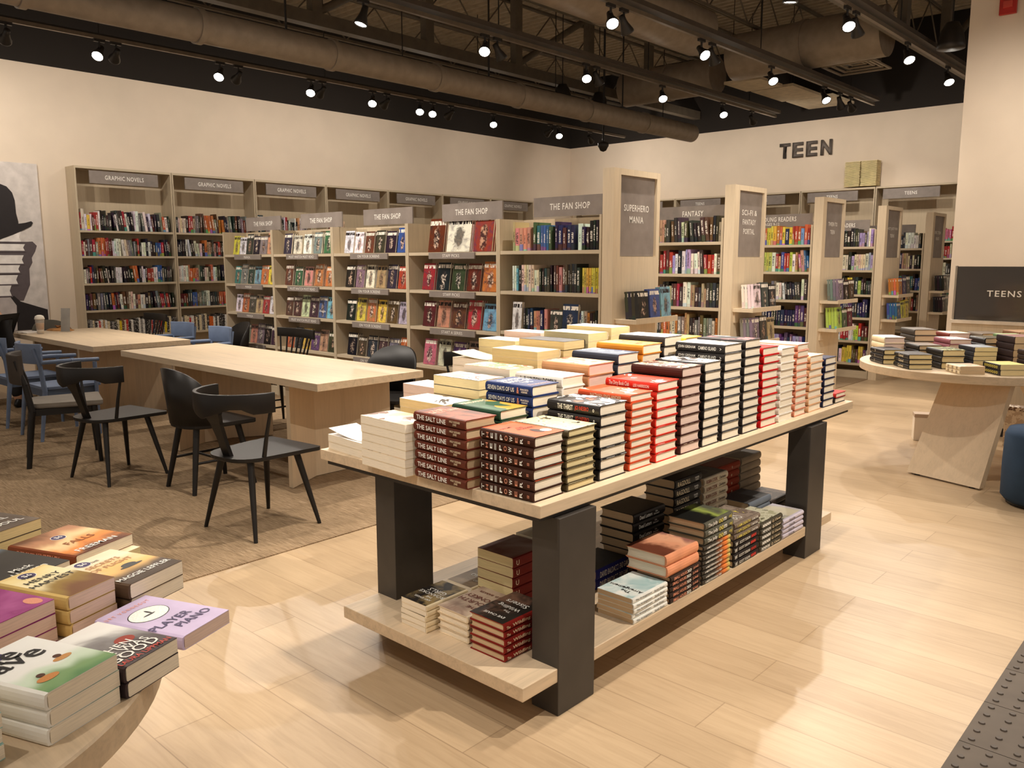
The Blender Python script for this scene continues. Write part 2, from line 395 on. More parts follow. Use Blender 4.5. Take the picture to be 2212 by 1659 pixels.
# ================================================================ tracks and spotlights
LENS, N_, L_, P_ = base('lit_lamp_lens', .3)
P_.inputs['Emission Color'].default_value = (1, .93, .82, 1); P_.inputs['Emission Strength'].default_value = 45
TRX = {1: -9.9, 2: -8.25, 3: -6.6, 4: -4.95, 5: -3.3, 6: -1.65, 7: 0.}
TRN = {1: 'the long wall', 2: 'the slim pipe', 3: 'the seating area', 4: 'the middle aisle', 5: 'the display table', 6: 'the right wall', 7: 'the entrance'}
for k, x in TRX.items():
    y1 = {1: 14.2, 2: 13.4, 3: 14., 4: 14., 5: 14., 6: 9.3, 7: 9.3}[k]
    t = empty('lighting_track', (x, 0, 3.97), 0, f'long grey ceiling lighting track running above {TRN[k]}', 'lighting track')
    MB().box(-.02, -2.5, 0, .02, y1, .04).build('rail', plain((120, 108, 94), .4, .4), t)
    if k > 2: MB().box(-.09, -2.5, .06, .09, y1, .11).build('raceway', plain((74, 66, 58), .5, .1), t)
    else: MB().box(-.015, -2.5, .041, .015, y1, .06).build('raceway', TRACKM, t)
    for y in range(0, int(y1), 3): MB().tube((0, y + 1., .06), (0, y + 1., 1.55), .007, n=6).build('hanger_rod', TRACKM, t)
me_ad = MB().box(-.018, -.06, -.03, .018, .06, 0).tube((0, 0, -.03), (0, 0, -.1), .012, n=8).mesh('adapter', [BLACKM])
me_hs = MB().lathe([(.0, .075), (.03, .07), (.034, .01), (.04, -.02), (.066, -.095), (.066, -.112), (.058, -.112)], 18).mesh('housing', [BLACKM])
me_ln = MB().lathe([(0, -.1035), (.057, -.1035)], 18).mesh('lens', [LENS])
cnt = {}
def lamp(tr, y, aim, power=0, ang=70, blend=.6, lit=None):
    lit = power > 0 if lit is None else lit
    k = cnt[tr] = cnt.get(tr, 0) + 1
    x = TRX[tr]; z = 3.97
    t = empty('track_spotlight', (x, y, z), 0, f'{"lit" if lit else "black unlit"} spotlight, {nth(k)} listed along the track above {TRN[tr]}', 'spotlight', 'track spotlights')
    lamps.append((tr, y, t, lit))
    obj('adapter', me_ad, t)
    d = (Vector(aim) - Vector((x, y, z - .12))).normalized(); q = d.to_track_quat('-Z', 'Y')
    h = obj('housing', me_hs, t, (0, 0, -.125)); h.rotation_mode = 'QUATERNION'; h.rotation_quaternion = q
    if lit: obj('lens', me_ln, h)
    if power:
        l = bpy.data.lights.new('spot_beam', 'SPOT'); l.energy = power * POWER; l.color = WARM; l.spot_size = R(ang); l.spot_blend = blend; l.shadow_soft_size = .022
        o = put(bpy.data.objects.new('spot_beam', l)); o.location = Vector((x, y, z - .125)) + d * .125
        o.rotation_mode = 'QUATERNION'; o.rotation_quaternion = q
lamps = []
# the long wall track: lit cans turned to the room, dark-backed cans turned to the wall
for y in (4., 5.44, 6.77, 7.82, 8.73, 8.99, 10.36, 12.1): lamp(1, y, (-7.6, y - 2.2, .8), 34, 80)
for y in (3.07, 4.18, 5.69, 6.95, 8.08, 9.38, 11.85): lamp(1, y, (-12, y + .3, 2.95), 15, 140, 1.)
lamp(1, 2.3, (-12, 3.0, 2.4), 50, 100, 1.)
lamp(1, 13.04, (-10.6, 15.08, 2.9), 34, 140, 1.)
for y, a in ((5.13, (-6.9, 4.2, .7)), (6.78, (-4.6, 4.4, .8)), (8.6, (-4.4, 6.4, .6)), (10.37, (-4.4, 8., .6)), (12.12, (-4.4, 9.9, .6))): lamp(3, y, a, 60, 75)
lamp(3, 13.11, (-6.9, 15.08, 2.9), 21, 140, 1.)
lamp(2, 13.0, (-8.8, 15.08, 2.9), 24, 140, 1., lit=False)  # added can without a lens, brightens the back wall towards the corner
for y, a in ((6.83, (-2.6, 4.9, .6)), (8.56, (-1.7, 6.8, .7)), (10.32, (-2.6, 8.3, .6)), (12.02, (-2.7, 10.2, .6))): lamp(4, y, a, 75, 70)
lamp(4, 13.02, (-5.1, 15.08, 2.9), 19, 140, 1.)
for y, a in ((8.47, (-1.5, 6.2, .5)), (10.29, (-1.6, 8.4, .7)), (11.88, (-1.8, 10., .7))): lamp(5, y, a, 60, 75)
lamp(5, 12.81, (-3.3, 15.08, 2.9), 19, 140, 1.)
lamp(6, 8.47, (-.2, 6.6, .6), 60, 75)
for tr, y in ((3, 6.98), (3, 8.82), (4, 7.05), (4, 8.8), (5, 8.7), (4, 12.6)): lamp(tr, y, (TRX[tr], y + 2.2, 1.2), 34, 80, .8, lit=False)  # cans facing away: no lens shown, but each beam lights the shelves
# cans out of the frame, nearer the camera, some added only to brighten
lamp(6, 2.64, (-1.9, 2.3, .6), 58, 75, .6)
lamp(6, 4.3, (-1.9, 4.0, .6), 60, 75, .7)
lamp(6, -.1, (-2.0, 1.95, .7), 36, 50, .8)  # added, unseen: fill for the book edges facing the camera
lamp(5, -.2, (-2.6, 1.95, .7), 30, 50, .8)  # second added can for the same camera-side fill
lamp(5, 3.1, (-4.3, 2.4, .3), 90, 75, .7)
lamp(5, 1.2, (-3., .9, .3), 14, 80, .7)
lamp(5, 3.7, (-1.9, 2.9, .5), 60, 75, .6)
lamp(5, 5.2, (-3.5, 5.6, 1.3), 80, 85, .8)  # added, unseen: brightens the nearest end panel and its sign
lamp(5, 7.2, (-3.6, 7.4, 1.4), 60, 85, .8)  # added, unseen: brightens the second end panel
lamp(4, 3.34, (-2.7, 2.2, .4), 48, 75, .6)
lamp(4, 2.6, (-4.7, 5.1, 1.2), 70, 85, .8)
lamp(4, 1.2, (-5.0, 1.8, .2), 40, 80, .8)
lamp(3, 3.0, (-6.5, 5.1, 1.2), 85, 90, .8)
lamp(3, 2.3, (-5.9, 3.2, .7), 24, 75, .7)
lamp(2, 3.0, (-8.3, 5.1, 1.2), 85, 90, .8)
lamp(2, 2.0, (-8.7, 3.2, .7), 30, 75, .7)
lamp(7, 3.2, (-1.7, 3.2, .8), 145, 70, .8)
lamp(7, 1.6, (-1.7, 2.1, .5), 44, 60, .8)
lamp(6, 5.6, (-3.58, 6.9, 1.5), 80, 80, .9)  # another unseen can, put in to lift the end panel signs
lamp(7, 6.2, (-1.0, 6.5, .6), 60, 80, .8)
lamp(7, 7.9, (-.9, 9.45, 1.9), 55, 90, 1.)
lamp(6, 7.5, (-2.1, 9.45, 2.1), 45, 90, 1.)
lamp(6, -.6, (-1.9, .2, .75), 30, 75, .7)
for tr in TRX:   # labels in order along each track
    for s in (True, False):
        q = sorted((a for a in lamps if a[0] == tr and a[3] == s), key=lambda a: a[1])
        for k, a in enumerate(q): a[2]['label'] = f'{"lit" if s else "dark-backed"} spotlight on the track above {TRN[tr]}, {nth(k + 1)} from the camera end'
# ================================================================ wall furniture
t = empty('wall_sign', (-6.5, 15.07, 3.53), 0, 'large grey raised capital letters spelling the section name on the back wall', 'sign')
for k, (c, dx, dz) in enumerate((('T', -.39, 0), ('E', -.14, .0), ('E', .12, .0), ('N', .39, .0))):
    me, tw, th = text_mesh(c, SIGN_D, 1, 0, .035)
    o = obj('letter', me, t, (dx, 0, dz), (PI / 2, 0, 0)); o.scale = (.2 / tw, .27 / th, 1)
    s = o.modifiers.new('s', 'SOLIDIFY'); s.thickness = .05; s.offset = 0
t = empty('book_sculpture', (-5.4, 14.93, 2.79), 0, 'block of cream paperbacks stacked pages outward on top of the back wall bookcase', 'display')
for cx in (-.14, .14):
    b = MB(); z = .0
    for k in range(22): b.box(cx - .13 + random.uniform(-.006, .006), -.1, z, cx + .13 + random.uniform(-.006, .006), .1, z + .0135); z += .0195
    b.build('paperback_column', plain((214, 196, 148), .7), t)
t = empty('fire_alarm', (-2.13, 9.47, 3.94), 0, 'red fire alarm box high on the tall right wall', 'alarm')
MB().box(-.075, -.02, -.06, .075, .02, .16).build('alarm_body', plain((170, 40, 30), .4), t, bevel=.006)
MB().box(-.04, -.03, .0, .04, -.02, .06).build('horn_grille', plain((190, 70, 56), .4), t)
# canvas with the hat
t = empty('wall_canvas', (-11.965, 0, 0), 0, 'tall monochrome canvas of a bowler hat over stacked books on the long wall', 'picture')
MB().box(-.03, 2.46, .62, .0, 3.93, 2.77).build('canvas', plain((206, 198, 192), .6), t)
ink = plain((38, 33, 34), .55); ink2 = plain((92, 82, 84), .6); pw = plain((232, 226, 220), .6)
def flat(name, pts, m, x):
    return MB().add([(x, y, z) for y, z in pts], [tuple(range(len(pts)))]).build(name, m, t)
AXY = 3.2
def mir(pts): return pts + [(2 * AXY - y, z) for y, z in pts[::-1]]
flat('shadow_print', [(3.728, 1.771), (3.803, 1.776), (3.85, 1.721), (3.825, 1.649), (3.777, 1.567), (3.781, 1.505), (3.737, 1.423), (3.73, 1.217), (3.638, 1.013), (3.3, 1.016), (3.3, 1.771)], ink2, .002)
flat('suit_print', [(3.532, 1.078), (3.6, 1.004), (3.915, .887), (3.917, .63), (2.5, .63), (2.5, .9), (2.8, 1.0), (2.9, 1.07)], ink, .003)
flat('shirt_print', [(3.36, 1.06), (3.477, 1.08), (3.55, .954), (3.534, .63), (3.0, .63), (2.95, 1.0)], plain((186, 176, 172), .6), .004)
for k, (y1, za, zb) in enumerate(((3.68, 1.765, 1.9), (3.715, 1.65, 1.742), (3.688, 1.485, 1.6), (3.636, 1.37, 1.474), (3.6, 1.225, 1.345), (3.515, 1.075, 1.215))):
    y0 = 2 * AXY - y1 + .05 * (k % 3)
    flat('page_print', [(y0, za), (y1 - .01, za), (y1 - .03, (za + zb) / 2), (y1 - .004, zb), (y0, zb)], pw, .005 + .0004 * k)
    flat('cover_print', [(y0, za - .012), (y1, za - .012), (y1, za + .006), (y0, za + .006)], ink2, .0075)
flat('brim_print', [(3.2, 1.79)] + mir([(3.428, 1.796), (3.578, 1.859), (3.712, 1.923), (3.8, 1.972), (3.826, 2.018), (3.805, 2.037), (3.738, 2.015), (3.654, 2.0)])[:16], ink, .009)
flat('crown_print', mir([(3.654, 1.98), (3.654, 2.03), (3.637, 2.132), (3.635, 2.292), (3.612, 2.39), (3.555, 2.462), (3.485, 2.49), (3.35, 2.52)]), ink, .0095)
# tactile mat
t = empty('floor_mat', (-.585, 1.8, 0), 0, 'dark rubber floor mat tiles with raised studs at the walkway edge', 'mat')
rm = plain((84, 74, 64), .6, 0, .3)
b = MB(); d = MB()
for j in range(9):
    for i in range(4):
        x0, y0 = i * .315, j * .315
        b.box(x0 + .001, y0 + .001, 0, x0 + .313, y0 + .313, .008)
        for a in range(5):
            for c in range(5): d.lathe([(.011, .008), (.009, .0125), (0, .0125)], 10, 0, Matrix.Translation((x0 + .03 + a * .0635, y0 + .03 + c * .0635, 0)), False)
b.build('mat_tile', rm, t); d.build('stud_pattern', plain((70, 61, 52), .5), t)
# ================================================================ shelved books
def shelf_book_mesh(front, name):
    b = MB(); sp = [(-.5, .1), (-.46, .03), (-.3, .004), (0, 0), (.3, .004), (.46, .03), (.5, .1)]
    inn = [(.42, .1), (.42, .06), (-.42, .06), (-.42, .1)]
    poly = [(-.5, 1)] + sp + [(.5, 1), (.42, 1)] + inn + [(-.42, 1)]
    if front: # face-out copy: the broad side is at y = 0
        b.box(-.5, 0, 0, .5, .1, 1, 0).box(-.5, .9, 0, .5, 1, 1, 0).box(-.5, .1, 0, -.488, .9, 1, 1).box(-.485, .1, .006, .49, .9, .994, 2)
        return b.mesh(name, [COVER, SPINE, PAGES])
    b.prism(poly, 0, 1, 0)
    b.box(-.42, .07, .01, .42, .985, .975, 1)
    return b.mesh(name, [SPINE, PAGES])
SHB = shelf_book_mesh(False, 'shelved_book'); FOB = shelf_book_mesh(True, 'face_out_book')
CN = dict(black=(30, 27, 28), charcoal=(58, 54, 54), grey=(126, 122, 118), white=(232, 228, 220), cream=(222, 206, 172), tan=(186, 150, 108), brown=(96, 62, 42),
          maroon=(104, 30, 28), red=(188, 40, 36), orange=(214, 104, 42), yellow=(226, 196, 46), green=(62, 104, 62), teal=(52, 128, 132), blue=(52, 92, 168),
          navy=(34, 42, 82), lavender=(168, 160, 214), purple=(98, 58, 118), pink=(214, 96, 132), lime=(186, 204, 62), skyblue=(104, 176, 214), salmon=(222, 138, 112))
def pal(s):
    out = []
    for w in s.split():
        n, _, k = w.partition(':'); out += [n] * int(k or 1)
    return out
def paint(o, cn):
    c = CN[cn]; g_ = .3 * c[0] + .6 * c[1] + .1 * c[2]; c = [x * .76 + g_ * .22 for x in c]; o.color = lin(tuple(min(255, max(0, x + random.uniform(-14, 14))) for x in c))
SAID = {'skyblue': 'sky blue'}
def shelf_row(name, noun, where, org, ang, length, hmin, hmax, tmin, tmax, dep, p, group, run=.35, tall=()):
    """a row of spines from org along the shelf; ang 0 faces -y, 90 degrees faces +x"""
    x = 0.; k = 0; ca, sa = math.cos(ang), math.sin(ang); cn = None; lean = 0.; left = 0
    while True:
        t = random.uniform(tmin, tmax)
        if cn is None or random.random() > run: cn = random.choice(p); h = random.uniform(hmin, hmax); d = dep * random.uniform(.85, 1)
        if left > 0: left -= 1
        elif lean: lean = 0.; x += .001
        elif k > 2 and random.random() < .07 and length > .5:
            lean = R(random.uniform(3, 7)); left = random.randint(3, 8); x += hmax * math.sin(lean)
        w_ = t / math.cos(lean)
        if x + w_ + (.002 if not lean else .004) > length: break
        k += 1
        o = put(bpy.data.objects.new(name, SHB))
        xx = x + w_ / 2; off = random.uniform(0, .014)
        o.location = (org[0] + ca * xx - sa * off, org[1] + sa * xx + ca * off, org[2] + .0006 + t / 2 * math.sin(lean))
        o.rotation_euler = (0, -lean, ang); o.scale = (t, d, h); paint(o, cn)
        tag(o, f'{SAID.get(cn, cn)} {noun}, {nth(k)} from left, {where}', 'book', group)
        x += w_ + .0008
def row_mass(name, lab, rows, p, group):
    """rows too far and hidden to count: one object"""
    b = MB(); cols = []
    for org, length, hmin, hmax in rows:
        x = 0.
        while x < length - .05:
            t = random.uniform(.02, .042); h = random.uniform(hmin, hmax); off = random.uniform(0, .014)
            b.box(org[0] - off - .16, org[1] + x, org[2] + .0006, org[0] - off, org[1] + x + t - .001, org[2] + h); cols += [lin(CN[random.choice(p)])] * 6; x += t
    o = b.build(name, ROWM); a = o.data.color_attributes.new('ink', 'FLOAT_COLOR', 'CORNER')
    for f in o.data.polygons:
        for l in f.loop_indices: a.data[l].color = cols[f.index]
    return tag(o, lab, 'book', group, 'stuff')
def face_pile(name, noun, where, org, ang, w, h, cn, n, th, idx, group, lean=9, txt=None):
    ca, sa = math.cos(ang), math.sin(ang)
    ws = ['front', 'second', 'third', 'fourth', 'fifth']
    for k in range(n):
        y = k * (th + .0035); x = k * .004
        o = put(bpy.data.objects.new(name, FOB))
        o.location = (org[0] + ca * x - sa * y, org[1] + sa * x + ca * y, org[2] + .0012 + th * math.sin(R(lean)))
        o.rotation_euler = (R(-lean), 0, ang); o.scale = (w, th, h * (1 - .012 * k)); paint(o, cn)
        tag(o, f'{SAID.get(cn, cn)} {noun}, {ws[k]} copy in {nth(idx)} pile from left, {where}', 'book', group)
        if txt and k == 0:
            m = LETTER if sum(CN[cn]) < 360 else BLACKM
            l = lettering(txt, m, o, (0, -.03, .3), (PI / 2, 0, 0), .8, .12); l.scale.x = l.scale.x
LW_ = {'GRAPHIC NOVELS': .64, 'THE FAN SHOP': .66, 'TEENS': .72}
# ================================================================ bookcases
def bookcase(name, lab, loc, ang, w, d, h, shelves, group, cat='bookcase', sign=None, labels=None, both=False, top=True, back=True, th=.028, base_h=.1, ls=.3):
    """local frame: width along x from 0, front at y = 0, depth towards +y"""
    t = empty(name, loc, ang, lab, cat, group)
    full = 2 * d if both else d
    for x in (0, w - .02): MB().box(x, 0, 0, x + .02, full, h).build('side_panel', W_SIDE, t)
    MB().box(.02, d - .012, base_h, w - .02, d + (.012 if both else 0), h - (0 if top else .0)).build('back_panel', W_BACK, t)
    MB().box(.02, .02, 0, w - .02, full - .02, base_h).build('plinth', W_SHELF, t)
    if top: MB().box(.02, 0, h - .03, w - .02, full, h).build('top_panel', W_SHELF, t)
    for k, z in enumerate(shelves):
        s = MB().box(.021, .004, z - th, w - .021, d - .013, z)
        if both: s.box(.021, d + .013, z - th, w - .021, full - .004, z)
        s.build('shelf', W_SHELF, t)
        if labels and k < len(labels) and labels[k]:
            c = w * .52; hw = ls
            o = MB().box(c - hw, -.012, z - .058, c + hw, .003, z - .004).build('shelf_label', SIGN, t)
            lettering(labels[k], LETTER, o, (c, -.0128, z - .031), (PI / 2, 0, 0), None, .026)
    if sign:
        txt, sx0, sx1, sz0, sz1, sy, th_ = sign[:7]
        o = MB().box(sx0, sy, sz0, sx1, sy + .014, sz1).build('header_sign', SIGN, t)
        for q in txt:
            s_, fx, fz, hh = q
            lettering(s_, LETTER, o, (sx0 + (sx1 - sx0) * fx, sy - .001, sz0 + (sz1 - sz0) * fz), (PI / 2, 0, 0), len(s_) * hh * LW_.get(s_, .62), hh, 1.12, bold=.012)
    return t
# ---- graphic novel wall: fronts at x = -11.7, running along y
GN = [4.285 + 1.313 * k for k in range(8)]
GZ = (1.93, 1.59, 1.225, .86, .5, .14)
for k in range(7):
    bookcase('wall_bookcase', f'tall light wood wall bookcase under grey sign, {nth(k + 1)} along the long wall', (-11.7, GN[k], 0), PI / 2, 1.305, .295, 2.766, GZ,
             'wall bookcases along the long wall', sign=([('GRAPHIC NOVELS', .5, .5, .058)], .18, 1.1, 2.548, 2.715, -.02, 0))
gp = pal('white:9 black:9 charcoal:5 cream:5 red:3 grey:4 brown:3 maroon:2 orange:2 blue tan:2 navy salmon yellow')
ROW = ['top', 'second', 'third', 'fourth', 'fifth']
for k, (y0, ln, rows) in enumerate(((GN[0] + .03, 1.24, 4), (GN[1] + .03, 1.22, 1), (GN[2] + .27, .8, 1))):
    for r in range(rows):
        shelf_row('graphic_novel', 'graphic novel', f'{ROW[r]} shelf of {nth(k + 1)} long wall bookcase', (-11.715, y0, GZ[r]), PI / 2, ln,
                  .185 if r else .2, .245 if r else .285, .018, .041, .17, gp, f'graphic novels on the {nth(k + 1)} long wall bookcase', .22)
row_mass('graphic_novel_row', 'mixed graphic novels on the lowest seen shelves of the long wall bookcases', [((-11.715, GN[0] + .03, GZ[4]), 1.24, .19, .24), ((-11.715, GN[1] + .03, GZ[4]), .86, .19, .24)], gp, 'graphic novels low on the long wall')
for r in range(1, 4):
    shelf_row('graphic_novel', 'graphic novel', f'{ROW[r]} shelf of second long wall bookcase', (-11.715, GN[1] + .03, GZ[r]), PI / 2, .86, .185, .245, .018, .041, .17, gp, 'graphic novels on the second long wall bookcase')
for k, (ya, cn) in enumerate(((GN[3] + .1, 'maroon'), (GN[5] + .1, 'brown'), (GN[6] + .02, 'tan'))):
    shelf_row('graphic_novel', 'graphic novel', f'top shelf of {nth((4, 6, 7)[k])} long wall bookcase', (-11.715, ya, GZ[0]), PI / 2, .3, .22, .27, .025, .05, .17, pal('red:3 orange:2 white black cream'), 'graphic novels far along the long wall')
face_pile('graphic_novel', 'graphic novel', 'top of second wall bookcase', (-11.705, GN[2] + .06, GZ[0]), PI / 2, .17, .3, 'charcoal', 1, .02, 1, 'face out graphic novels on the long wall')
# ---- fan shop gondola: fronts at y = 5.02, running along x
FX = [-9.28, -8.205, -7.08, -5.91, -4.75, -3.69]
FZ = (1.595, 1.255, .92, .565, .22)
LBL = [['MANGA', 'MANGA', 'MANGA', 'THE MARVELOUS', None], ["WHAT WATCH AWAY READS"] * 3 + [None, None], ['ON YOUR SCREENS'] * 4 + [None], ['STAFF PICKS', 'STAFF PICKS', 'START A SERIES', None, None], [None] * 5]
LBL[0] = ['MANGA', 'MANGA', 'MANGA', 'THE RETURNERS', None]; LBL[1] = ['MUST WATCH MUST READ'] * 3 + [None, None]
FS = [-8.87, -7.74, -6.65, -5.51, -4.427, ]
for k in range(5):
    x0 = FX[k]; w = FX[k + 1] - x0 - .002; s0 = FS[k] - x0
    bookcase('low_bookcase', f'light wood freestanding bookcase topped by grey sign, {nth(k + 1)} from the left behind the tables', (x0, 5.02, 0), 0, w, .31, 1.86, FZ if k < 4 else (1.6, 1.272, .94, .6, .26),
             'freestanding bookcases behind the seating tables', sign=([('THE FAN SHOP', .5, .5, .05)], s0, s0 + .735, 1.864, 2.016, .08, 0), labels=LBL[k], both=True, top=False, ls=.29)
FCOL = [['yellow white charcoal black grey salmon', 'teal grey charcoal skyblue orange yellow', 'white orange brown tan red white', 'red grey salmon grey black charcoal'],
        ['charcoal cream white grey green', 'brown green salmon orange orange', 'brown maroon cream charcoal blue skyblue', 'orange charcoal yellow purple tan charcoal'],
        ['white white brown charcoal black blue', 'black grey white tan navy red', 'black yellow orange yellow brown lavender', 'black brown charcoal brown grey orange'],
        ['maroon white red', 'red black charcoal maroon orange', 'maroon salmon brown red skyblue', 'pink cream purple tan charcoal']]
for k in range(4):
    for r in range(4):
        cs = FCOL[k][r].split(); n = len(cs); span = FX[k + 1] - FX[k] - .16; big = (k == 3)
        for i, cn in enumerate(cs):
            w = random.uniform(.125, .15) if not big else random.uniform(.155, .17); h = random.uniform(.195, .235)
            if big: h = random.uniform(.23, .26)
            if k == 3 and r == 0: w, h = ((.2, .3), (.29, .3), (.22, .33))[i]
            x = FX[k] + .12 + (span - .02) * (i + .5) / n
            if k == 3 and r == 0: x = FX[k] + (.33, .62, .92)[i]
            face_pile('comic_book', 'comic', f'{ROW[r]} shelf of {nth(k + 1)} freestanding bookcase', (x, 5.075, FZ[r]), 0, w, h, cn, 3 if not (k == 3 and r == 0) else 2, random.uniform(.012, .02), i + 1,
                      f'face out comics on the {nth(k + 1)} freestanding bookcase', txt={(3, 1, 4): 'MARCH', (3, 2, 4): 'Paper Girls', (1, 2, 4): 'Saga', (1, 2, 5): 'Saga'}.get((k, r, i)))
# spine rows of the fifth freestanding bookcase
ex = FX[4] + .12
ROWE = ['black charcoal grey salmon:2 tan orange green green', 'skyblue blue purple red green teal', 'tan brown black navy:3 blue:2', 'navy black:3 white orange maroon']
xx = ex
for i, p_ in enumerate(ROWE):
    shelf_row('novel', 'hardcover novel', f'{("first", "second", "third", "fourth")[i]} run of top shelf, fifth freestanding bookcase', (ex + .225 * i, 5.06, 1.6), 0, .222, .17, .235, .026, .046, .2, pal(p_), 'hardcover novels on the fifth freestanding bookcase', .3)
shelf_row('novel', 'novel', 'left half of second shelf, fifth freestanding bookcase', (ex, 5.06, 1.272), 0, .44, .17, .215, .018, .036, .17, pal('brown red black:3 charcoal white:2 skyblue cream:2'), 'novels on the fifth freestanding bookcase', .4)
shelf_row('novel', 'novel', 'right half of second shelf, fifth freestanding bookcase', (ex + .445, 5.06, 1.272), 0, .27, .18, .225, .018, .036, .17, pal('black:3 brown salmon navy blue charcoal'), 'novels on the fifth freestanding bookcase', .4)
shelf_row('novel', 'novel', 'end of second shelf beside the tall sign panel', (ex + .72, 5.06, 1.272), 0, .18, .19, .2, .018, .024, .17, pal('yellow:5 white'), 'novels on the fifth freestanding bookcase', .8)
shelf_row('novel', 'novel', 'third shelf, fifth freestanding bookcase', (ex + .12, 5.06, .94), 0, .28, .17, .2, .018, .036, .17, pal('black:3 navy:2 salmon:2 charcoal'), 'novels on the fifth freestanding bookcase', .4)
for i, (dx, w, h, cn) in enumerate(((.0, .1, .24, 'white'), (.42, .12, .19, 'charcoal'), (.56, .15, .24, 'navy'))):
    face_pile('novel', 'novel', 'third shelf of fifth freestanding bookcase', (ex + dx + .05, 5.06, .94), 0, w, h, cn, 1, .03, i + 1, 'face out novels on the fifth freestanding bookcase', 4)
shelf_row('novel', 'novel', 'far end of third shelf, fifth freestanding bookcase', (ex + .7, 5.06, .94), 0, .2, .17, .21, .018, .036, .17, pal('black:2 orange tan white navy'), 'novels on the fifth freestanding bookcase', .4)
# ---- end panels with section signs, and the aisles behind them
TY = [5.02, 6.87, 8.85, 10.8, 12.75]
TT = [('SUPERHERO', 'MANIA'), ('SCI-FI &', 'FANTASY', 'PORTAL'), ('TWEEN TO', 'TEEN'), ('NOT JUST FOR', 'TEENS'), ('EPIC TEEN', 'READS')]
for k, y in enumerate(TY):
    t = empty('end_panel', (-3.685, y, 0), 0, f'tall light wood aisle end panel with recessed grey sign, {nth(k + 1)} from the camera', 'end panel', 'aisle end panels with section signs')
    b = MB(); b.box(0, 0, 0, .1, .62, 1.55).box(0, 0, 1.55, .1, .09, 2.19).box(0, .575, 1.55, .1, .62, 2.19).box(0, .09, 2.145, .1, .575, 2.19).box(0, .09, 1.55, .07, .575, 2.145)
    b.build('panel', W_TOWER, t)
    s = MB().box(.071, .092, 1.553, .078, .573, 2.143).build('section_sign', SIGN, t)
    n = len(TT[k]); hh = .05 if k in (0, 1) else .042
    for i, q in enumerate(TT[k]): lettering(q, LETTER, s, (.0788, .33, 1.87 + (n - 1) * .042 - i * .085), (PI / 2, 0, PI / 2), len(q) * hh * .74, hh, 1.1, bold=.01)
    for z in ((1.085, .78) if k else (1.085,)):
        MB().box(.1, .03, z - .03, .3, .6, z).box(.292, .03, z, .3, .6, z + .012).build('ledge', W_TOWER, t)
        MB().box(.1, .05, z - .13, .115, .57, z - .03).build('ledge_bracket', W_TOWER, t)
RC = [[('charcoal', 'blue', 'skyblue')], [('white', 'charcoal', 'black'), ('grey', 'charcoal', 'tan')], [('grey', 'black', 'brown'), ('lime', 'green', 'maroon')], [('orange', 'navy', 'charcoal'), ('blue', 'yellow', 'yellow')], [('black', 'white', 'teal'), ('black', 'grey', 'salmon')]]
NPL = ['first', 'second', 'third', 'fourth', 'fifth']
for k, y in enumerate(TY):
    for j, cs in enumerate(RC[k]):
        z = (1.085, .78)[j]; wh = f'{("upper", "lower")[j]} ledge, {NPL[k]} end panel' if k else 'ledge of nearest end panel'
        for i, cn in enumerate(cs[:3]):
            tx = {(1, 0, 0): 'IRON GOLD', (1, 0, 2): 'INTO THE DROWNING DEEP'}.get((k, j, i))
            face_pile('ledge_novel', 'novel', wh, (-3.4, y + .15 + .155 * i, z), PI / 2, .135, .21 + .012 * ((i + k) % 3), cn, 2 if i else 4, .022 if i else .029, i + 1, 'novels on the aisle end ledges', 5, tx)
AZ = (1.69, 1.395, 1.085, .79, .49, .2)
AP = [['cream white brown tan black charcoal:2 white', 'brown charcoal green black red maroon white white lavender', 'red:2 brown tan black white charcoal', 'cream tan grey orange brown charcoal'],
      ['black red yellow white skyblue orange navy', 'white red pink:2 lime yellow blue:2 salmon', 'black white charcoal:2 white grey', 'purple navy:2 black skyblue maroon', 'lavender purple navy cream'],
      ['black:3 charcoal lavender:2 white', 'cream black:2 lavender:2 pink red', 'charcoal white lime yellow black', 'salmon navy:2 purple charcoal', 'lime white red maroon yellow', 'brown purple black yellow white'],
      ['black:2 navy charcoal white brown', 'black:2 cream navy tan', 'blue charcoal:2 black teal', 'black red:2 tan']]
for k in range(1, 5):
    y = TY[k]; zs = AZ
    sg = {1: [('FANTASY', .5, .5, .052)], 2: [('YOUNG READERS', .48, .62, .052), ('AGES 9-12', .38, .25, .032)], 3: [('YOUNG READERS', .48, .55, .052)], 4: [('TEENS', .5, .5, .05)]}[k]
    s1 = {1: 1.15 - .065, 2: 1.15 - .1, 3: 1.15 - .16, 4: 1.15 - .19}[k]
    for q in range(2):
        bookcase('aisle_bookcase', f'light wood freestanding bookcase, {("nearest", "second nearest")[q]} to the {NPL[k]} aisle end panel', (-3.69 - 1.152 * (q + 1), y, 0), 0, 1.15, .31, 1.9, zs, f'bookcases of the {NPL[k]} aisle',
                 sign=(sg, s1 - .76, s1, 1.89, 2.035, .22, 0) if q == 0 else None, both=True, top=False)
    vis = {1: .72, 2: .54, 3: .46, 4: .4}[k]
    for r, p_ in enumerate(AP[k - 1]):
        shelf_row('novel' if k == 1 else 'teen_novel', 'novel', f'{(ROW + ["bottom"])[r]} shelf beside the {NPL[k]} aisle end panel', (-3.715 - vis, y + .03, AZ[r]), 0, vis, .17, .235, .02, .042, .17, pal(p_), f'novels on the bookcase of the {NPL[k]} aisle', .35)
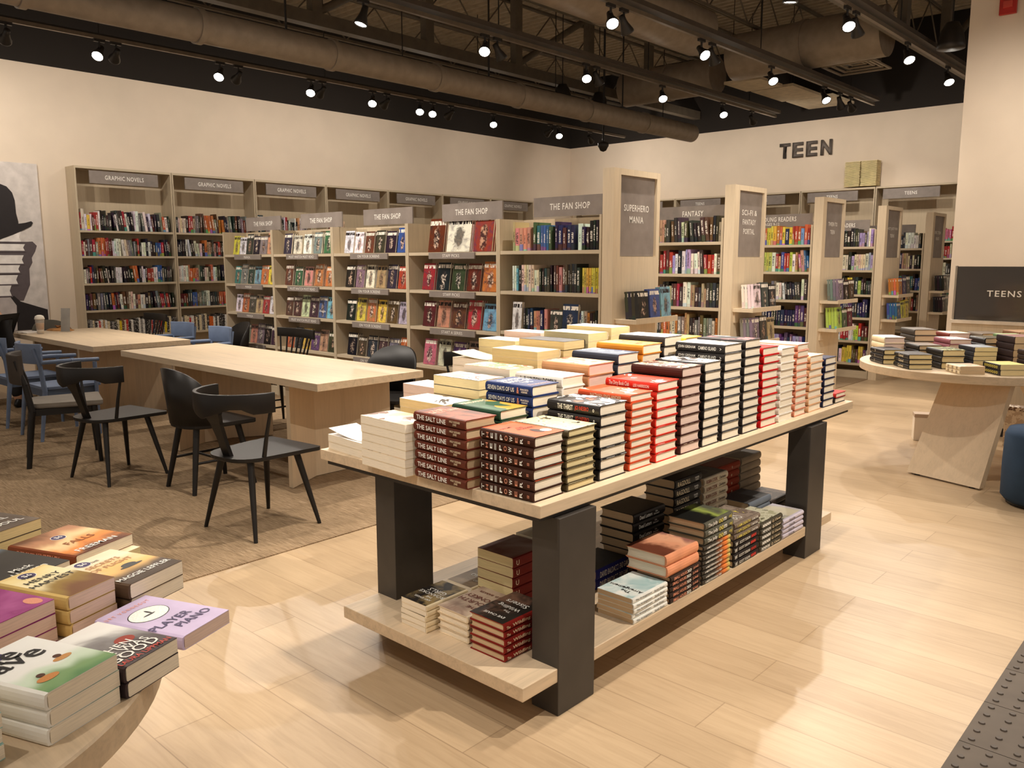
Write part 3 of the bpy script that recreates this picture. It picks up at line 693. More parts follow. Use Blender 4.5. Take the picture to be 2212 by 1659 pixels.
# ---- back wall cases, fronts at y = 14.78
BZ = (1.83, 1.555, 1.25, .955, .66, .36)
for k in range(6):
    x1 = -3.8 - 1.31 * k
    bookcase('back_bookcase', f'tall light wood back wall bookcase under grey sign, {nth(k + 1)} from the right end', (x1 - 1.306, 14.78, 0), 0, 1.3, .295, 2.76, BZ, 'bookcases along the back wall',
             sign=([('TEENS', .5, .5, .055)], .13, 1.02, 2.545, 2.712, -.02, 0))
BP = ['pink:2 yellow black brown red', 'black white cream charcoal red', 'white cream red:2 charcoal', 'yellow tan charcoal teal', 'cream tan white maroon']
for r, p_ in enumerate(BP):
    shelf_row('teen_novel', 'novel', f'{ROW[r]} shelf of the last back wall bookcase', (-4.24, 14.8, BZ[r]), 0, .41, .18, .24, .022, .042, .17, pal(p_), 'novels on the last back wall bookcase', .4)
# ================================================================ stacked books
def bound(L, D, T, hard):
    """cover wrapped round a page block; long side along x, spine at -y, base at z = 0. slots: 0 cover, 1 front picture"""
    b = MB(); c = .003 if hard else .0011; ov = .0035 if hard else 0.
    bl = .0045 if hard else .0012
    out = [(D / 2, 0), (-D / 2 + .008, 0), (-D / 2 + .001, T * .06), (-D / 2 - bl * .7, T * .25), (-D / 2 - bl, T * .5), (-D / 2 - bl * .7, T * .75), (-D / 2 + .001, T * .94), (-D / 2 + .008, T), (D / 2, T)]
    inn = [(D / 2, c), (-D / 2 + .009, c), (-D / 2 + .006, T * .1 + c * .5), (-D / 2 + .0045, T * .25), (-D / 2 + .004, T * .5), (-D / 2 + .0045, T * .75), (-D / 2 + .006, T * .9 - c * .5), (-D / 2 + .009, T - c), (D / 2, T - c)]
    n = len(out); vs = []
    for x in (-L / 2, L / 2):
        vs += [(x, y, z) for y, z in out] + [(x, y, z) for y, z in inn]
    m = 2 * n; b0 = []
    for i in range(n - 1):
        mi = 1 if i == n - 2 else 0
        b.add(vs, [(i, i + 1, m + i + 1, m + i)], mi, 0 < i < n - 2)
    for i in range(n - 1): b.add(vs, [(n + i + 1, n + i, m + n + i, m + n + i + 1)], 0)
    for o in (0, m):
        for i in range(n - 1):
            q = (o + i, o + i + 1, o + n + i + 1, o + n + i); b.add(vs, [q if o else q[::-1]], 0)
    for i in (0, n - 1): b.add(vs, [(i, m + i, m + n + i, n + i) if i else (i, n + i, m + n + i, m + i)], 0)
    p = MB(); q = MB()
    yo = D / 2 - ov; e = .006 if hard else .0
    prof = [(-D / 2 + .0062, c + .0002), (yo, c + .0002), (yo - e * .7, T * .3), (yo - e, T * .5), (yo - e * .7, T * .7), (yo, T - c - .0002), (-D / 2 + .0062, T - c - .0002)]
    xs = L / 2 - ov - .0002
    p.strip([[(-xs, y, z) for y, z in prof], [(xs, y, z) for y, z in prof]], 0, smooth=False)
    return b, p, bl
def make_book(kind, L, D, T, cover, front, pages, spine=(), top=(), stick=()):
    hard = kind.startswith('hard')
    b, p, bl = bound(L, D, T, hard)
    root = bpy.data.objects.new(kind, b.mesh(kind, [cover, front])); kids = []
    kids.append(('page_block', p.mesh('page_block', [pages]), None))
    low, up = [], []
    for s, fx, fw, fh, m in spine:
        me, tw, th = text_mesh(s.strip('~'), m, 1.02, 0, .012)
        if s[0] == '~':   # a letter turned upright for a standing book
            low.append(('spine_lettering', me, ((fx - .5) * L, -D / 2 - bl - .0009, T * .5), (PI / 2, -PI / 2, 0), (fh * T / tw, fw * L / th, 1))); continue
        low.append(('spine_lettering', me, ((fx - .5) * L, -D / 2 - bl - .0009, T * .5), (PI / 2, 0, 0), (fw * L / tw, fh * T / th, 1)))
    for s, fx, fy, h, m in top:
        me, tw, th = text_mesh(s, m, 1.02, 0, .01)
        sc = h / th; w_ = min(sc, .92 * D / tw)
        up.append(('cover_lettering', me, ((fx - .5) * L, (fy - .5) * D, T + .0012), (0, 0, PI / 2), (w_, sc, 1)))
    for fx, fy, a, c_, m in stick:
        me = MB().lathe([(0, 0), (1, 0)], 28, smooth=False).mesh('sticker', [m])
        up.append(('cover_print', me, ((fx - .5) * L, (fy - .5) * D, T + .0004 + .00012 * (len(up) - len(top))), (0, 0, 0), (a, c_, 1)))
    return root, kids, low, up
def stack(kind, n, x, y, z0, rz, L, D, T, cover, front, pages, desc, where, spine=(), top=(), stick=(), jit=1., order='down', group=None, cat='book', flips=()):
    root, kids, low, up = make_book(kind, L, D, T, cover, front, pages, spine, top, stick)
    for k in range(n):
        o = put(root if k == 0 else root.copy())
        j = jit
        o.location = (x + random.uniform(-.002, .002) * j, y + random.uniform(-.002, .002) * j, z0 + .0004 + k * (T + .0006))
        o.rotation_euler = (0, 0, rz + R(random.uniform(-.9, .9)) * j + (PI if k in flips else 0))
        f = n - k
        lab = f'{desc}, {"topmost" if f == 1 else nth(f) + " down"} in {where}' if n > 1 else f'{desc}, single in {where}'
        tag(o, lab, cat, group or f'copies in {where}')
        for nm, me, lc in kids: obj(nm, me, o)
        for nm, me, lc, rt, sc in low + (up if f == 1 else []):
            q = obj(nm, me, o, lc, rt); q.scale = sc
    return z0 + n * (T + .0006)
HC, PB = 'hardcover_book', 'paperback_book'
def P_(*c): return plain(c, .5, 0, .12)
WH = plain((246, 242, 232), .45); BK = plain((26, 23, 23), .4); CRM = plain((232, 214, 178), .5); REDT = plain((206, 62, 40), .4); YEL = plain((222, 206, 92), .45); SAL = plain((226, 150, 120), .45)
# ---------------------------------------------------------------- the display table
t = empty('display_table', (0, 0, 0), 0, 'long light wood display table on black steel legs, stacked with new hardcovers', 'table')
MB().box(-2.83, 1.915, .708, -1.632, 4.58, .75).build('tabletop', W_Y, t, bevel=.0025)
MB().box(-2.8, 1.93, .69, -1.65, 4.56, .7075).build('apron', BLACKM, t)
MB().box(-2.576, 1.825, .122, -1.626, 4.34, .17).build('lower_shelf', W_Y, t, bevel=.0025)
for x in (-2.58, -1.74):
    for y in (2.0, 4.0):
        MB().box(x, y, 0, x + .118, y + .2, .69).build('leg', DARKMET, t, bevel=.002)
# row along the aisle edge: (y start, y end, top z, copies)
X0 = -1.79; LH = .238
ar = art('orange_cover', [(214, 84, 44), (222, 96, 54), (216, 88, 46), (60, 40, 36), (218, 90, 48)], 7, 3, 'blob')
def rowR(y0, y1, zt, n, cover, front, pages, desc, where, spine=(), top=(), stick=(), kind=HC, L=LH, dx=0.):
    T = (zt - .75) / n - .0006
    stack(kind, n, X0 + dx, (y0 + y1) / 2, .75, 0, L, y1 - y0 - .012, T, cover, front, pages, desc, where, spine, top, stick)
PW = [(c, .08 + .092 * i, .045, .5, m) for i, (c, m) in enumerate(zip('THE', (WH, SAL, WH)))]
def rot_letters(seq, m):  # letters turned along the spine
    return seq
dkbr = P_(62, 36, 26)
rowR(1.92, 2.085, .965, 6, dkbr, P_(222, 92, 50), PAGES, 'dark brown hardcover with orange front', 'the near corner stack',
     spine=[('~T', .07, .05, .5, WH), ('~H', .155, .045, .5, SAL), ('~E', .24, .045, .5, WH), ('|||', .32, .035, .62, WH), ('~P', .42, .05, .52, WH), ('~O', .51, .055, .5, SAL), ('~W', .6, .06, .5, WH), ('~E', .7, .045, .5, SAL), ('~R', .79, .05, .5, WH), ('oo', .92, .04, .3, SAL)],
     top=[('NAOMI', .3, .3, .012, dkbr), ('THE', .42, .55, .012, dkbr), ('POWER', .5, .62, .016, dkbr)], stick=[(.72, .6, .03, .018, dkbr), (.78, .78, .02, .02, WH)])
rowR(2.09, 2.262, .962, 8, plain((70, 58, 34), .5), art('cream_lettered_cover', [(238, 222, 170), (236, 218, 160), (240, 226, 180), (60, 52, 40), (234, 214, 150)], 26, 5, 'blob'), PAGES_Y, 'cream fronted hardcover with olive spine', 'second aisle edge stack')
rowR(2.275, 2.45, 1.02, 7, BK, art('thirst_cover', [(26, 24, 26), (240, 236, 230), (30, 26, 26), (226, 96, 62), (222, 218, 214)], 11, 8), PAGES, 'black hardcover with white and red spine lettering', 'third aisle edge stack',
     spine=[('THE THIRST', .36, .3, .5, WH), ('JO NESBO', .68, .26, .5, REDT), ('o', .9, .03, .3, WH)])
rowR(2.462, 2.622, 1.035, 10, P_(196, 78, 44), art('orange_swirl_cover', [(206, 80, 44), (212, 90, 52), (240, 216, 190), (208, 82, 46)], 10, 2), PAGES, 'rust orange hardcover', 'fourth aisle edge stack',
     spine=[('NATHAN ENGLANDER', .55, .6, .45, CRM)])
rowR(2.632, 2.8, 1.061, 9, P_(206, 48, 34), art('red_white_cover', [(212, 62, 42), (216, 70, 48), (242, 232, 224), (214, 66, 44)], 9, 6), PAGES, 'bright red hardcover with white spine lettering', 'fifth aisle edge stack',
     spine=[('The Dirty Book Club', .27, .4, .62, WH), ('LISI HARRISON', .7, .3, .36, WH)])
rowR(2.81, 2.98, 1.1, 9, P_(70, 40, 34), art('busy_brown_cover', [(120, 62, 48), (210, 190, 160), (90, 44, 36), (232, 224, 214), (150, 90, 60)], 16, 4), PAGES_P, 'dark brown hardcover with busy front', 'sixth aisle edge stack')
rowR(2.99, 3.145, 1.104, 9, BK, art('grey_photo_cover', [(70, 64, 62), (226, 220, 212), (120, 110, 104), (240, 236, 230)], 15, 9), PAGES, 'black spined hardcover', 'seventh aisle edge stack')
rowR(3.155, 3.33, 1.165, 11, P_(46, 43, 42), art('pale_island_cover', [(236, 232, 224), (240, 236, 230), (120, 116, 110), (242, 240, 236)], 8, 12), PAGES, 'charcoal hardcover with white spine lettering', 'eighth aisle edge stack',
     spine=[('JOHN GRISHAM', .24, .36, .42, WH), ('CAMINO ISLAND', .66, .36, .42, WH), ('>', .93, .03, .3, WH)])
rowR(3.34, 3.51, 1.171, 11, P_(52, 48, 47), art('rose_black_cover', [(220, 120, 120), (60, 56, 56), (232, 226, 220), (40, 38, 38)], 9, 14), PAGES, 'charcoal hardcover with rose front', 'ninth aisle edge stack')
rowR(3.522, 3.7, 1.124, 10, P_(190, 24, 26), art('red_cover', [(204, 34, 34), (214, 48, 40), (240, 220, 210)], 8, 1), PAGES, 'scarlet spined hardcover', 'tenth aisle edge stack')
rowR(3.714, 3.882, 1.107, 10, P_(232, 224, 212), art('white_cover', [(242, 238, 230), (244, 240, 234), (220, 120, 80)], 8, 3), PAGES, 'white spined hardcover', 'eleventh aisle edge stack')
rowR(3.892, 4.045, 1.111, 11, P_(214, 140, 110), art('white_peach_cover', [(242, 236, 228), (232, 180, 150)], 8, 8), PAGES, 'white fronted hardcover with peach spine', 'twelfth aisle edge stack')
rowR(4.055, 4.235, 1.04, 8, P_(218, 172, 130), art('tan_cover', [(232, 200, 168), (236, 214, 190), (214, 150, 110)], 8, 5), PAGES, 'tan spined hardcover', 'thirteenth aisle edge stack')
rowR(4.248, 4.405, 1.013, 7, P_(36, 38, 62), P_(40, 42, 70), PAGES, 'navy hardcover', 'fourteenth aisle edge stack')
stack(HC, 1, X0, 4.49, .75, 0, LH, .14, .028, BK, BK, PAGES, 'black hardcover lying flat', 'the far end of the aisle edge')
stack(HC, 1, X0 + .004, 4.492, .7792, 0, LH, .14, .026, P_(170, 40, 36), P_(176, 48, 40), PAGES, 'red hardcover lying on a black one', 'the far end of the aisle edge')
# middle row
def rowM(y0, y1, zt, n, cover, front, pages, desc, where, spine=(), top=(), stick=(), L=.24, x=-2.063, rz=0.):
    T = (zt - .75) / n - .0006
    stack(HC, n, x, (y0 + y1) / 2, .75, rz, L, y1 - y0 - .012, T, cover, front, pages, desc, where, spine, top, stick)
saltc = art('salt_cover', [(96, 46, 32), (84, 42, 30), (120, 66, 44), (190, 72, 44), (110, 60, 40)], 9, 11, 'soft')
rowM(1.885, 2.045, .99, 7, art('salt_spine', [(70, 34, 26), (84, 44, 30), (110, 48, 34), (60, 40, 28)], 9, 2, 'soft'), saltc, PAGES_T, 'mottled brown hardcover with white spine lettering', 'front stack of the middle row', L=.268, x=-2.07, rz=R(-2),
     spine=[('THE SALT LINE', .36, .58, .5, WH), ('HOLLY GODDARD\nJONES', .82, .2, .55, CRM)], top=[('THE', .2, .4, .02, SAL), ('SALT LINE', .3, .5, .03, SAL)])
rowM(2.055, 2.215, .999, 7, P_(40, 66, 48), art('green_cover', [(56, 92, 66), (62, 100, 72), (54, 88, 62), (204, 150, 60), (58, 94, 68)], 5, 4), PAGES, 'dark green fronted hardcover', 'second stack of the middle row', top=[('MINDANAO', .16, .5, .03, CRM)])
rowM(2.225, 2.392, 1.066, 8, P_(38, 52, 96), art('navy_cover', [(44, 58, 104), (48, 62, 110), (46, 60, 106)], 8, 4), PAGES, 'navy blue hardcover with white spine lettering', 'third stack of the middle row', L=.232, x=-2.057,
     spine=[('SEVEN DAYS OF US', .35, .58, .42, WH), ('&', .72, .05, .6, SAL), ('FRANCESCA\nHORNAK', .86, .17, .42, WH)], top=[('SEVEN', .24, .5, .034, WH), ('DAYS OF', .42, .5, .034, WH), ('US', .6, .5, .034, WH), ('Francesca', .86, .5, .02, SAL)])
rowM(2.402, 2.552, 1.082, 8, P_(224, 218, 208), art('white_pencil_cover', [(244, 240, 234), (246, 243, 238), (244, 241, 235), (60, 54, 52)], 5, 9), PAGES, 'white hardcover with black spine lettering', 'fourth stack of the middle row', L=.238, x=-2.06,
     spine=[('L. S. HILTON', .35, .45, .45, BK), ('DOMINA', .76, .3, .5, BK)])
rowM(2.562, 2.748, 1.113, 8, P_(188, 138, 98), art('tan_photo_cover', [(206, 156, 116), (222, 180, 140), (150, 96, 70), (236, 220, 200)], 10, 3), PAGES_P, 'tan hardcover', 'fifth stack of the middle row')
rowM(2.765, 2.93, 1.138, 9, P_(56, 60, 72), art('slate_blue_cover', [(70, 82, 104), (84, 98, 120), (200, 214, 226), (60, 66, 82)], 12, 6), PAGES, 'slate blue hardcover', 'sixth stack of the middle row')
rowM(2.94, 3.105, 1.163, 10, P_(222, 140, 50), art('amber_cover', [(236, 160, 66), (240, 190, 110), (200, 90, 40), (244, 214, 150)], 14, 2), PAGES, 'amber hardcover', 'seventh stack of the middle row')
rowM(3.112, 3.28, 1.186, 10, P_(60, 56, 54), art('white_bare_cover', [(246, 243, 238), (248, 246, 242), (246, 243, 239), (90, 80, 76)], 6, 1), PAGES, 'white fronted hardcover with dark back', 'eighth stack of the middle row')
rowM(3.29, 3.45, 1.17, 9, P_(232, 196, 70), art('yellow_cover', [(240, 210, 90), (244, 220, 120)], 6, 1), PAGES, 'yellow hardcover', 'ninth stack of the middle row')
# paperbacks on the seating side, fore edges to the camera
def rowL(x, y0, y1, zt, n, cover, front, pages, desc, where, L=.262, rz=0., top=(), T=None):
    T = T or (zt - .75) / n - .0006
    stack(PB, n, x, (y0 + y1) / 2, .75, PI + rz, L, y1 - y0 - .01, T, cover, front, pages, desc, where, (), top, (), .6)
LW = lambda s: f'{s} seating side stack'
rowL(-2.352, 1.862, 2.035, .942, 6, CRM, art('family_photo_cover', [(206, 176, 150), (224, 200, 176), (120, 90, 76), (236, 226, 216)], 12, 3), PAGES, 'cream paperback with photo front', LW('front'), .275, R(-3))
rowL(-2.68, 1.93, 2.09, .812, 2, CRM, art('note_cover', [(240, 234, 226), (236, 228, 218), (80, 70, 66)], 30, 3), PAGES, 'thick cream paperback', LW('low outer corner'), .25, R(-4))
rowL(-2.36, 2.06, 2.225, .985, 7, CRM, art('white_tan_cover', [(246, 243, 238), (247, 244, 240), (90, 84, 78), (245, 242, 236)], 9, 7), PAGES_D, 'white fronted paperback with ragged pages', LW('second'))
rowL(-2.36, 2.24, 2.405, 1.058, 8, BK, art('mauve_cover', [(190, 150, 140), (222, 206, 198), (150, 110, 106), (240, 232, 226)], 9, 7), PAGES_Y, 'mauve fronted paperback with rough pages', LW('third'))
rowL(-2.64, 2.3, 2.46, .99, 6, PAGES_P, art('blush_cover', [(232, 214, 206), (226, 190, 180)], 9, 7), PAGES_P, 'pinkish paperback', LW('outer second'), .235)
rowL(-2.36, 2.415, 2.575, 1.085, 8, CRM, art('folk_cover', [(224, 150, 120), (120, 150, 110), (236, 220, 190), (226, 120, 100), (90, 110, 90)], 22, 7), PAGES, 'brightly patterned paperback', LW('fourth'))
rowL(-2.36, 2.588, 2.752, 1.142, 11, CRM, art('cream_cover_a', [(236, 222, 190), (240, 228, 200)], 9, 2), PAGES_D, 'thick ragged edged paperback', LW('fifth'))
rowL(-2.64, 2.6, 2.75, 1.08, 9, CRM, art('cream_cover_b', [(232, 218, 186), (214, 190, 150)], 9, 3), PAGES, 'cream paperback with lifted cover', LW('outer third'), .235)
rowL(-2.36, 2.765, 2.925, 1.172, 11, BK, art('black_white_cover', [(60, 56, 54), (236, 230, 224)], 9, 4), PAGES_D, 'dark fronted paperback', LW('sixth'))
rowL(-2.64, 2.775, 2.925, 1.155, 10, CRM, art('white_cover_b', [(244, 240, 234), (236, 230, 222)], 9, 5), PAGES_Y, 'white fronted thick paperback', LW('outer fourth'), .235)
rowL(-2.36, 2.938, 3.098, 1.195, 12, CRM, art('pale_green_cover', [(214, 214, 180), (236, 230, 210)], 9, 6), PAGES_Y, 'pale paperback with greenish pages', LW('seventh'))
rowL(-2.64, 2.95, 3.1, 1.18, 10, PAGES_P, art('grey_rose_cover', [(220, 206, 200), (240, 234, 230)], 9, 6), PAGES_P, 'rosy paperback', LW('outer fifth'), .235)
rowL(-2.36, 3.112, 3.272, 1.212, 12, CRM, art('white_cover_c', [(246, 242, 236), (240, 232, 220)], 9, 8), PAGES_Y, 'white paperback with yellowed pages', LW('eighth'))
# curled loose covers
def curled(x0, x1, y0, y1, z, m, lab, up=.03):
    secs = []
    for i in range(9):
        f = i / 8; x = x1 + (x0 - x1) * f; zz = z + up * f * f
        secs.append([(x, y0, zz), (x, y1, zz), (x, y1, zz + .0012), (x, y0, zz + .0012)])
    tag(MB().strip(secs, 0).build('loose_cover', m), lab, 'paper')
curled(-2.8, -2.57, 1.94, 2.08, .8125, art('note_sheet', [(244, 240, 234), (242, 236, 230), (90, 80, 80)], 40, 2), 'white printed cover curling up from the low outer corner paperback', .026)
curled(-2.76, -2.53, 2.605, 2.745, 1.0815, plain((226, 214, 184), .6), 'cream cover lifting off the outer third paperback stack', .022)
# ---------------------------------------------------------------- lower shelf, z = .17
def low(kind, n, x, y, z0, rz, L, D, T, cover, front, pages, desc, where, spine=(), top=(), stick=()):
    return stack(kind, n, x, y, z0, rz, L, D, T, cover, front, pages, desc, where, spine, top, stick)
Q = PI / 2; Z0 = .17
XR = -1.627  # spine plane of the row facing the aisle
low(PB, 5, XR - .085, 2.567, Z0, Q, .235, .165, .0195, P_(226, 226, 218), art('pale_sea_cover', [(232, 230, 222), (160, 190, 190), (214, 222, 216), (240, 236, 226)], 8, 3, 'soft'), PAGES_T, 'pale blue white paperback', 'first low shelf aisle stack',
    spine=[('The Arrangement', .3, .46, .5, P_(90, 96, 100)), ('Sarah Dunn', .75, .3, .45, P_(90, 96, 100))], top=[('The', .2, .4, .02, BK), ('Arrangement', .32, .5, .026, BK)])
z = low(HC, 5, XR - .085, 2.82, Z0, Q, .235, .165, .022, P_(52, 40, 34), P_(52, 40, 34), PAGES_T, 'dark hardcover with white and orange lettering', 'second low shelf aisle stack', spine=[('SMALL HOURS', .3, .44, .6, SAL), ('xo', .6, .14, .6, WH), ('JUNE', .82, .18, .55, SAL)])
low(HC, 2, XR - .1, 2.8, z, Q, .24, .19, .045, P_(222, 150, 112), art('peach_city_cover', [(96, 52, 36), (110, 60, 42), (222, 156, 120), (228, 168, 132), (150, 100, 90)], 7, 5, 'grad'), PAGES, 'thick peach hardcover', 'pair atop second low shelf stack')
z = low(HC, 8, XR - .085, 3.075, Z0, Q, .235, .165, .0205, art('dark_orange_spine', [(58, 52, 46), (60, 54, 46), (62, 54, 44), (222, 124, 60), (190, 190, 110)], 3, 4, 'grad'), BK, PAGES_T, 'dark hardcover with orange tipped spine', 'lower part of third low shelf stack', spine=[('A MEDITERRANEAN TRIP', .38, .58, .45, WH)])
low(HC, 3, XR - .095, 3.09, z, Q, .24, .18, .032, P_(88, 86, 74), art('black_leaf_cover', [(22, 22, 20), (24, 24, 22), (26, 26, 24), (150, 164, 80), (88, 88, 74)], 7, 8, 'grad'), PAGES_T, 'olive grey hardcover with leaf print', 'top part of third low shelf stack', spine=[('The Jolly', .25, .34, .6, WH), ('00', .55, .16, .6, YEL), ('m', .7, .1, .5, WH), ('oj', .9, .1, .6, YEL)])
z = low(HC, 4, XR - .085, 3.345, Z0, Q, .24, .165, .0305, P_(44, 38, 36), BK, PAGES_T, 'black hardcover with red spine block', 'lower part of fourth low shelf stack', spine=[('W', .08, .1, .6, WH), ('SCOTT TUROW', .42, .44, .42, WH), ('MMM', .78, .2, .5, P_(214, 62, 52))])
low(HC, 3, XR - .09, 3.35, z, Q, .24, .175, .025, P_(112, 98, 86), art('getaway_cover', [(120, 104, 92), (150, 134, 120), (118, 102, 90), (222, 208, 90), (236, 230, 220)], 14, 2), PAGES_T, 'brown grey hardcover with yellow lettering', 'top part of fourth low shelf stack', spine=[('I AM DEATH', .34, .5, .55, YEL), ('CARTER', .78, .26, .42, WH)], top=[('GET', .3, .35, .03, WH), ('CAR', .45, .35, .03, WH)])
low(HC, 5, XR - .085, 3.6, Z0, Q, .235, .165, .0275, P_(72, 66, 54), art('olive_pattern_cover', [(176, 172, 140), (206, 202, 176), (110, 108, 80), (226, 220, 200)], 20, 2), PAGES_T, 'olive brown hardcover with white spine block', 'fifth low shelf stack', spine=[('MMMM', .25, .36, .62, WH), ('Q. Clever', .7, .4, .5, CRM)])
low(HC, 4, XR - .085, 3.85, Z0, Q, .235, .165, .024, P_(198, 190, 202), art('teal_band_cover', [(76, 106, 108), (56, 66, 70), (206, 196, 170), (214, 204, 176), (200, 192, 200)], 4, 6, 'grad'), PAGES, 'lavender spined hardcover', 'sixth low shelf stack beside the far aisle leg', spine=[('Watch Me', .4, .3, .45, P_(90, 88, 96))], top=[('JANELLE', .2, .5, .02, WH), ('BROWN', .3, .5, .02, WH)])
# second row of the lower shelf
XI = -1.925
z = low(HC, 2, XI - .085, 2.735, Z0, Q, .235, .165, .042, P_(46, 50, 120), art('game_cover', [(40, 38, 36), (46, 44, 42), (150, 140, 120)], 8, 2), PAGES_T, 'royal blue hardcover', 'second row stack behind the near aisle leg', spine=[('DAVID BALDACCI', .36, .56, .62, WH), ('END GAME', .82, .28, .6, WH)])
z = low(HC, 2, XI - .085, 3.0, Z0, Q, .235, .165, .048, P_(110, 34, 30), P_(110, 34, 30), PAGES_T, 'dark red hardcover with cream lettering', 'lower part of second row second stack', spine=[('FOREIGN', .3, .4, .55, CRM)])
low(HC, 4, XI - .085, 2.995, z, Q, .24, .18, .041, BK, BK, PAGES_T, 'black hardcover with small white lettering', 'top part of second row second stack', spine=[('Dead Letters', .36, .4, .42, WH), ('Caite\nDolan-Leach', .7, .18, .45, WH)])
low(HC, 8, XI - .085, 3.335, Z0, Q, .235, .165, .0425, BK, BK, PAGES_T, 'black hardcover with slanting cream lettering', 'tall second row third stack', spine=[('RAGDOLL', .3, .48, .56, CRM), ('DANIEL\nCOLE', .8, .16, .45, WH)])
low(HC, 8, XI - .085, 3.6, Z0, Q, .235, .165, .037, P_(206, 190, 164), art('ash_cover', [(80, 72, 66), (60, 54, 50), (190, 176, 156)], 8, 2), PAGES_T, 'sand coloured hardcover with red lettering', 'second row fourth stack', spine=[('ROBIN COOK', .3, .46, .5, P_(120, 60, 50)), ('Charlatans', .75, .28, .4, P_(90, 80, 70))])
low(HC, 4, -1.89, 3.85, Z0, Q, .235, .165, .036, P_(110, 116, 124), P_(74, 72, 72), PAGES_T, 'blue grey hardcover', 'low pile between the far rows', )
z = low(HC, 3, -2.075, 3.86, Z0, Q, .235, .165, .04, P_(54, 40, 34), P_(60, 46, 40), PAGES_T, 'dark brown hardcover', 'foot of the far second row stack')
low(HC, 4, -2.075, 3.86, z, Q, .235, .165, .043, P_(132, 44, 26), P_(130, 50, 34), PAGES_T, 'rust red hardcover', 'top of the far second row stack', spine=[('o', .62, .04, .3, CRM)])
low(HC, 7, -2.075, 4.11, Z0, Q, .235, .165, .0425, P_(142, 126, 106), P_(130, 114, 96), PAGES_T, 'grey brown hardcover', 'farthest second row stack')
low(HC, 3, -1.89, 4.1, Z0, Q, .235, .165, .034, P_(58, 48, 42), art('brown_photo_cover', [(96, 78, 64), (130, 106, 88), (80, 66, 56)], 8, 2), PAGES_T, 'brown photo hardcover', 'low pile by the far aisle leg')
# front of the lower shelf
low(HC, 5, -1.87, 2.03, Z0, Q, .235, .165, .0265, P_(128, 34, 28), art('dark_sisters_cover', [(44, 38, 34), (40, 36, 32), (58, 46, 40), (130, 96, 78), (50, 42, 38)], 7, 3, 'soft'), PAGES_T, 'dark red hardcover with italic cream lettering', 'front corner low shelf stack',
    spine=[('The', .07, .08, .4, CRM), ('Wildling Sisters', .52, .72, .6, CRM)], top=[('EVE CHASE', .16, .5, .014, WH), ('The', .36, .4, .014, WH), ('Wildling', .5, .5, .028, WH), ('Sisters', .66, .5, .028, WH)])
low(HC, 4, -2.052, 2.04, Z0, Q, .235, .158, .0255, P_(222, 204, 174), art('grey_dust_cover', [(206, 186, 160), (196, 172, 148), (150, 122, 104), (216, 200, 178)], 7, 5, 'soft'), PAGES, 'cream hardcover with brown cover lettering', 'second low shelf front stack', spine=[('THE FOURTH', .3, .5, .6, P_(110, 60, 50))],
    top=[('THE', .28, .3, .018, P_(110, 50, 40)), ('FOURTH', .45, .5, .026, P_(110, 50, 40)), ('MONKEY', .62, .5, .026, P_(110, 50, 40)), ('J.D. BARKER', .84, .5, .018, P_(110, 50, 40))])
low(PB, 5, -2.215, 1.985, Z0, Q, .21, .142, .0205, CRM, art('girls_cover', [(120, 100, 66), (150, 128, 86), (40, 36, 34), (60, 52, 44)], 10, 3, 'soft'), PAGES, 'cream edged paperback with olive photo front', 'third low shelf front stack', top=[('THE', .3, .4, .012, WH), ('ROANOKE', .42, .5, .02, WH), ('GIRLS', .56, .5, .026, WH), ('AMY ENGEL', .2, .5, .012, WH)])
low(PB, 3, -2.27, 2.27, Z0, Q, .21, .142, .024, CRM, art('sepia_cover', [(110, 92, 70), (150, 128, 100), (80, 66, 54)], 10, 5, 'soft'), PAGES, 'sepia fronted paperback', 'low pile behind the front left leg', top=[('SO', .3, .3, .014, WH), ('GO', .5, .6, .02, WH)])
low(PB, 4, -2.28, 2.52, Z0, Q, .235, .17, .0285, P_(80, 80, 72), art('stormy_cover', [(70, 70, 62), (110, 108, 98), (90, 88, 78), (140, 132, 116)], 7, 2, 'soft'), PAGES_T, 'dark grey green paperback', 'third row pile on the seating side')
low(PB, 3, -2.3, 2.8, Z0, Q, .235, .165, .034, P_(238, 226, 214), art('speckled_cover', [(240, 228, 222), (238, 224, 218), (200, 110, 100)], 30, 2), PAGES, 'white speckled paperback', 'third row pile behind the dark grey green one')
low(PB, 6, -2.09, 2.29, Z0, Q, .21, .19, .0395, P_(116, 34, 26), art('sunset_brown_cover', [(150, 112, 96), (120, 70, 54), (170, 140, 124)], 4, 2, 'soft'), PAGES_Y, 'brick red spined thick paperback', 'third row tall stack behind the front stacks', spine=[('U', .1, .08, .5, CRM)])
low(PB, 7, -2.105, 2.53, Z0, Q, .235, .165, .034, CRM, CRM, PAGES, 'cream paperback', 'stack hidden behind the near aisle leg')
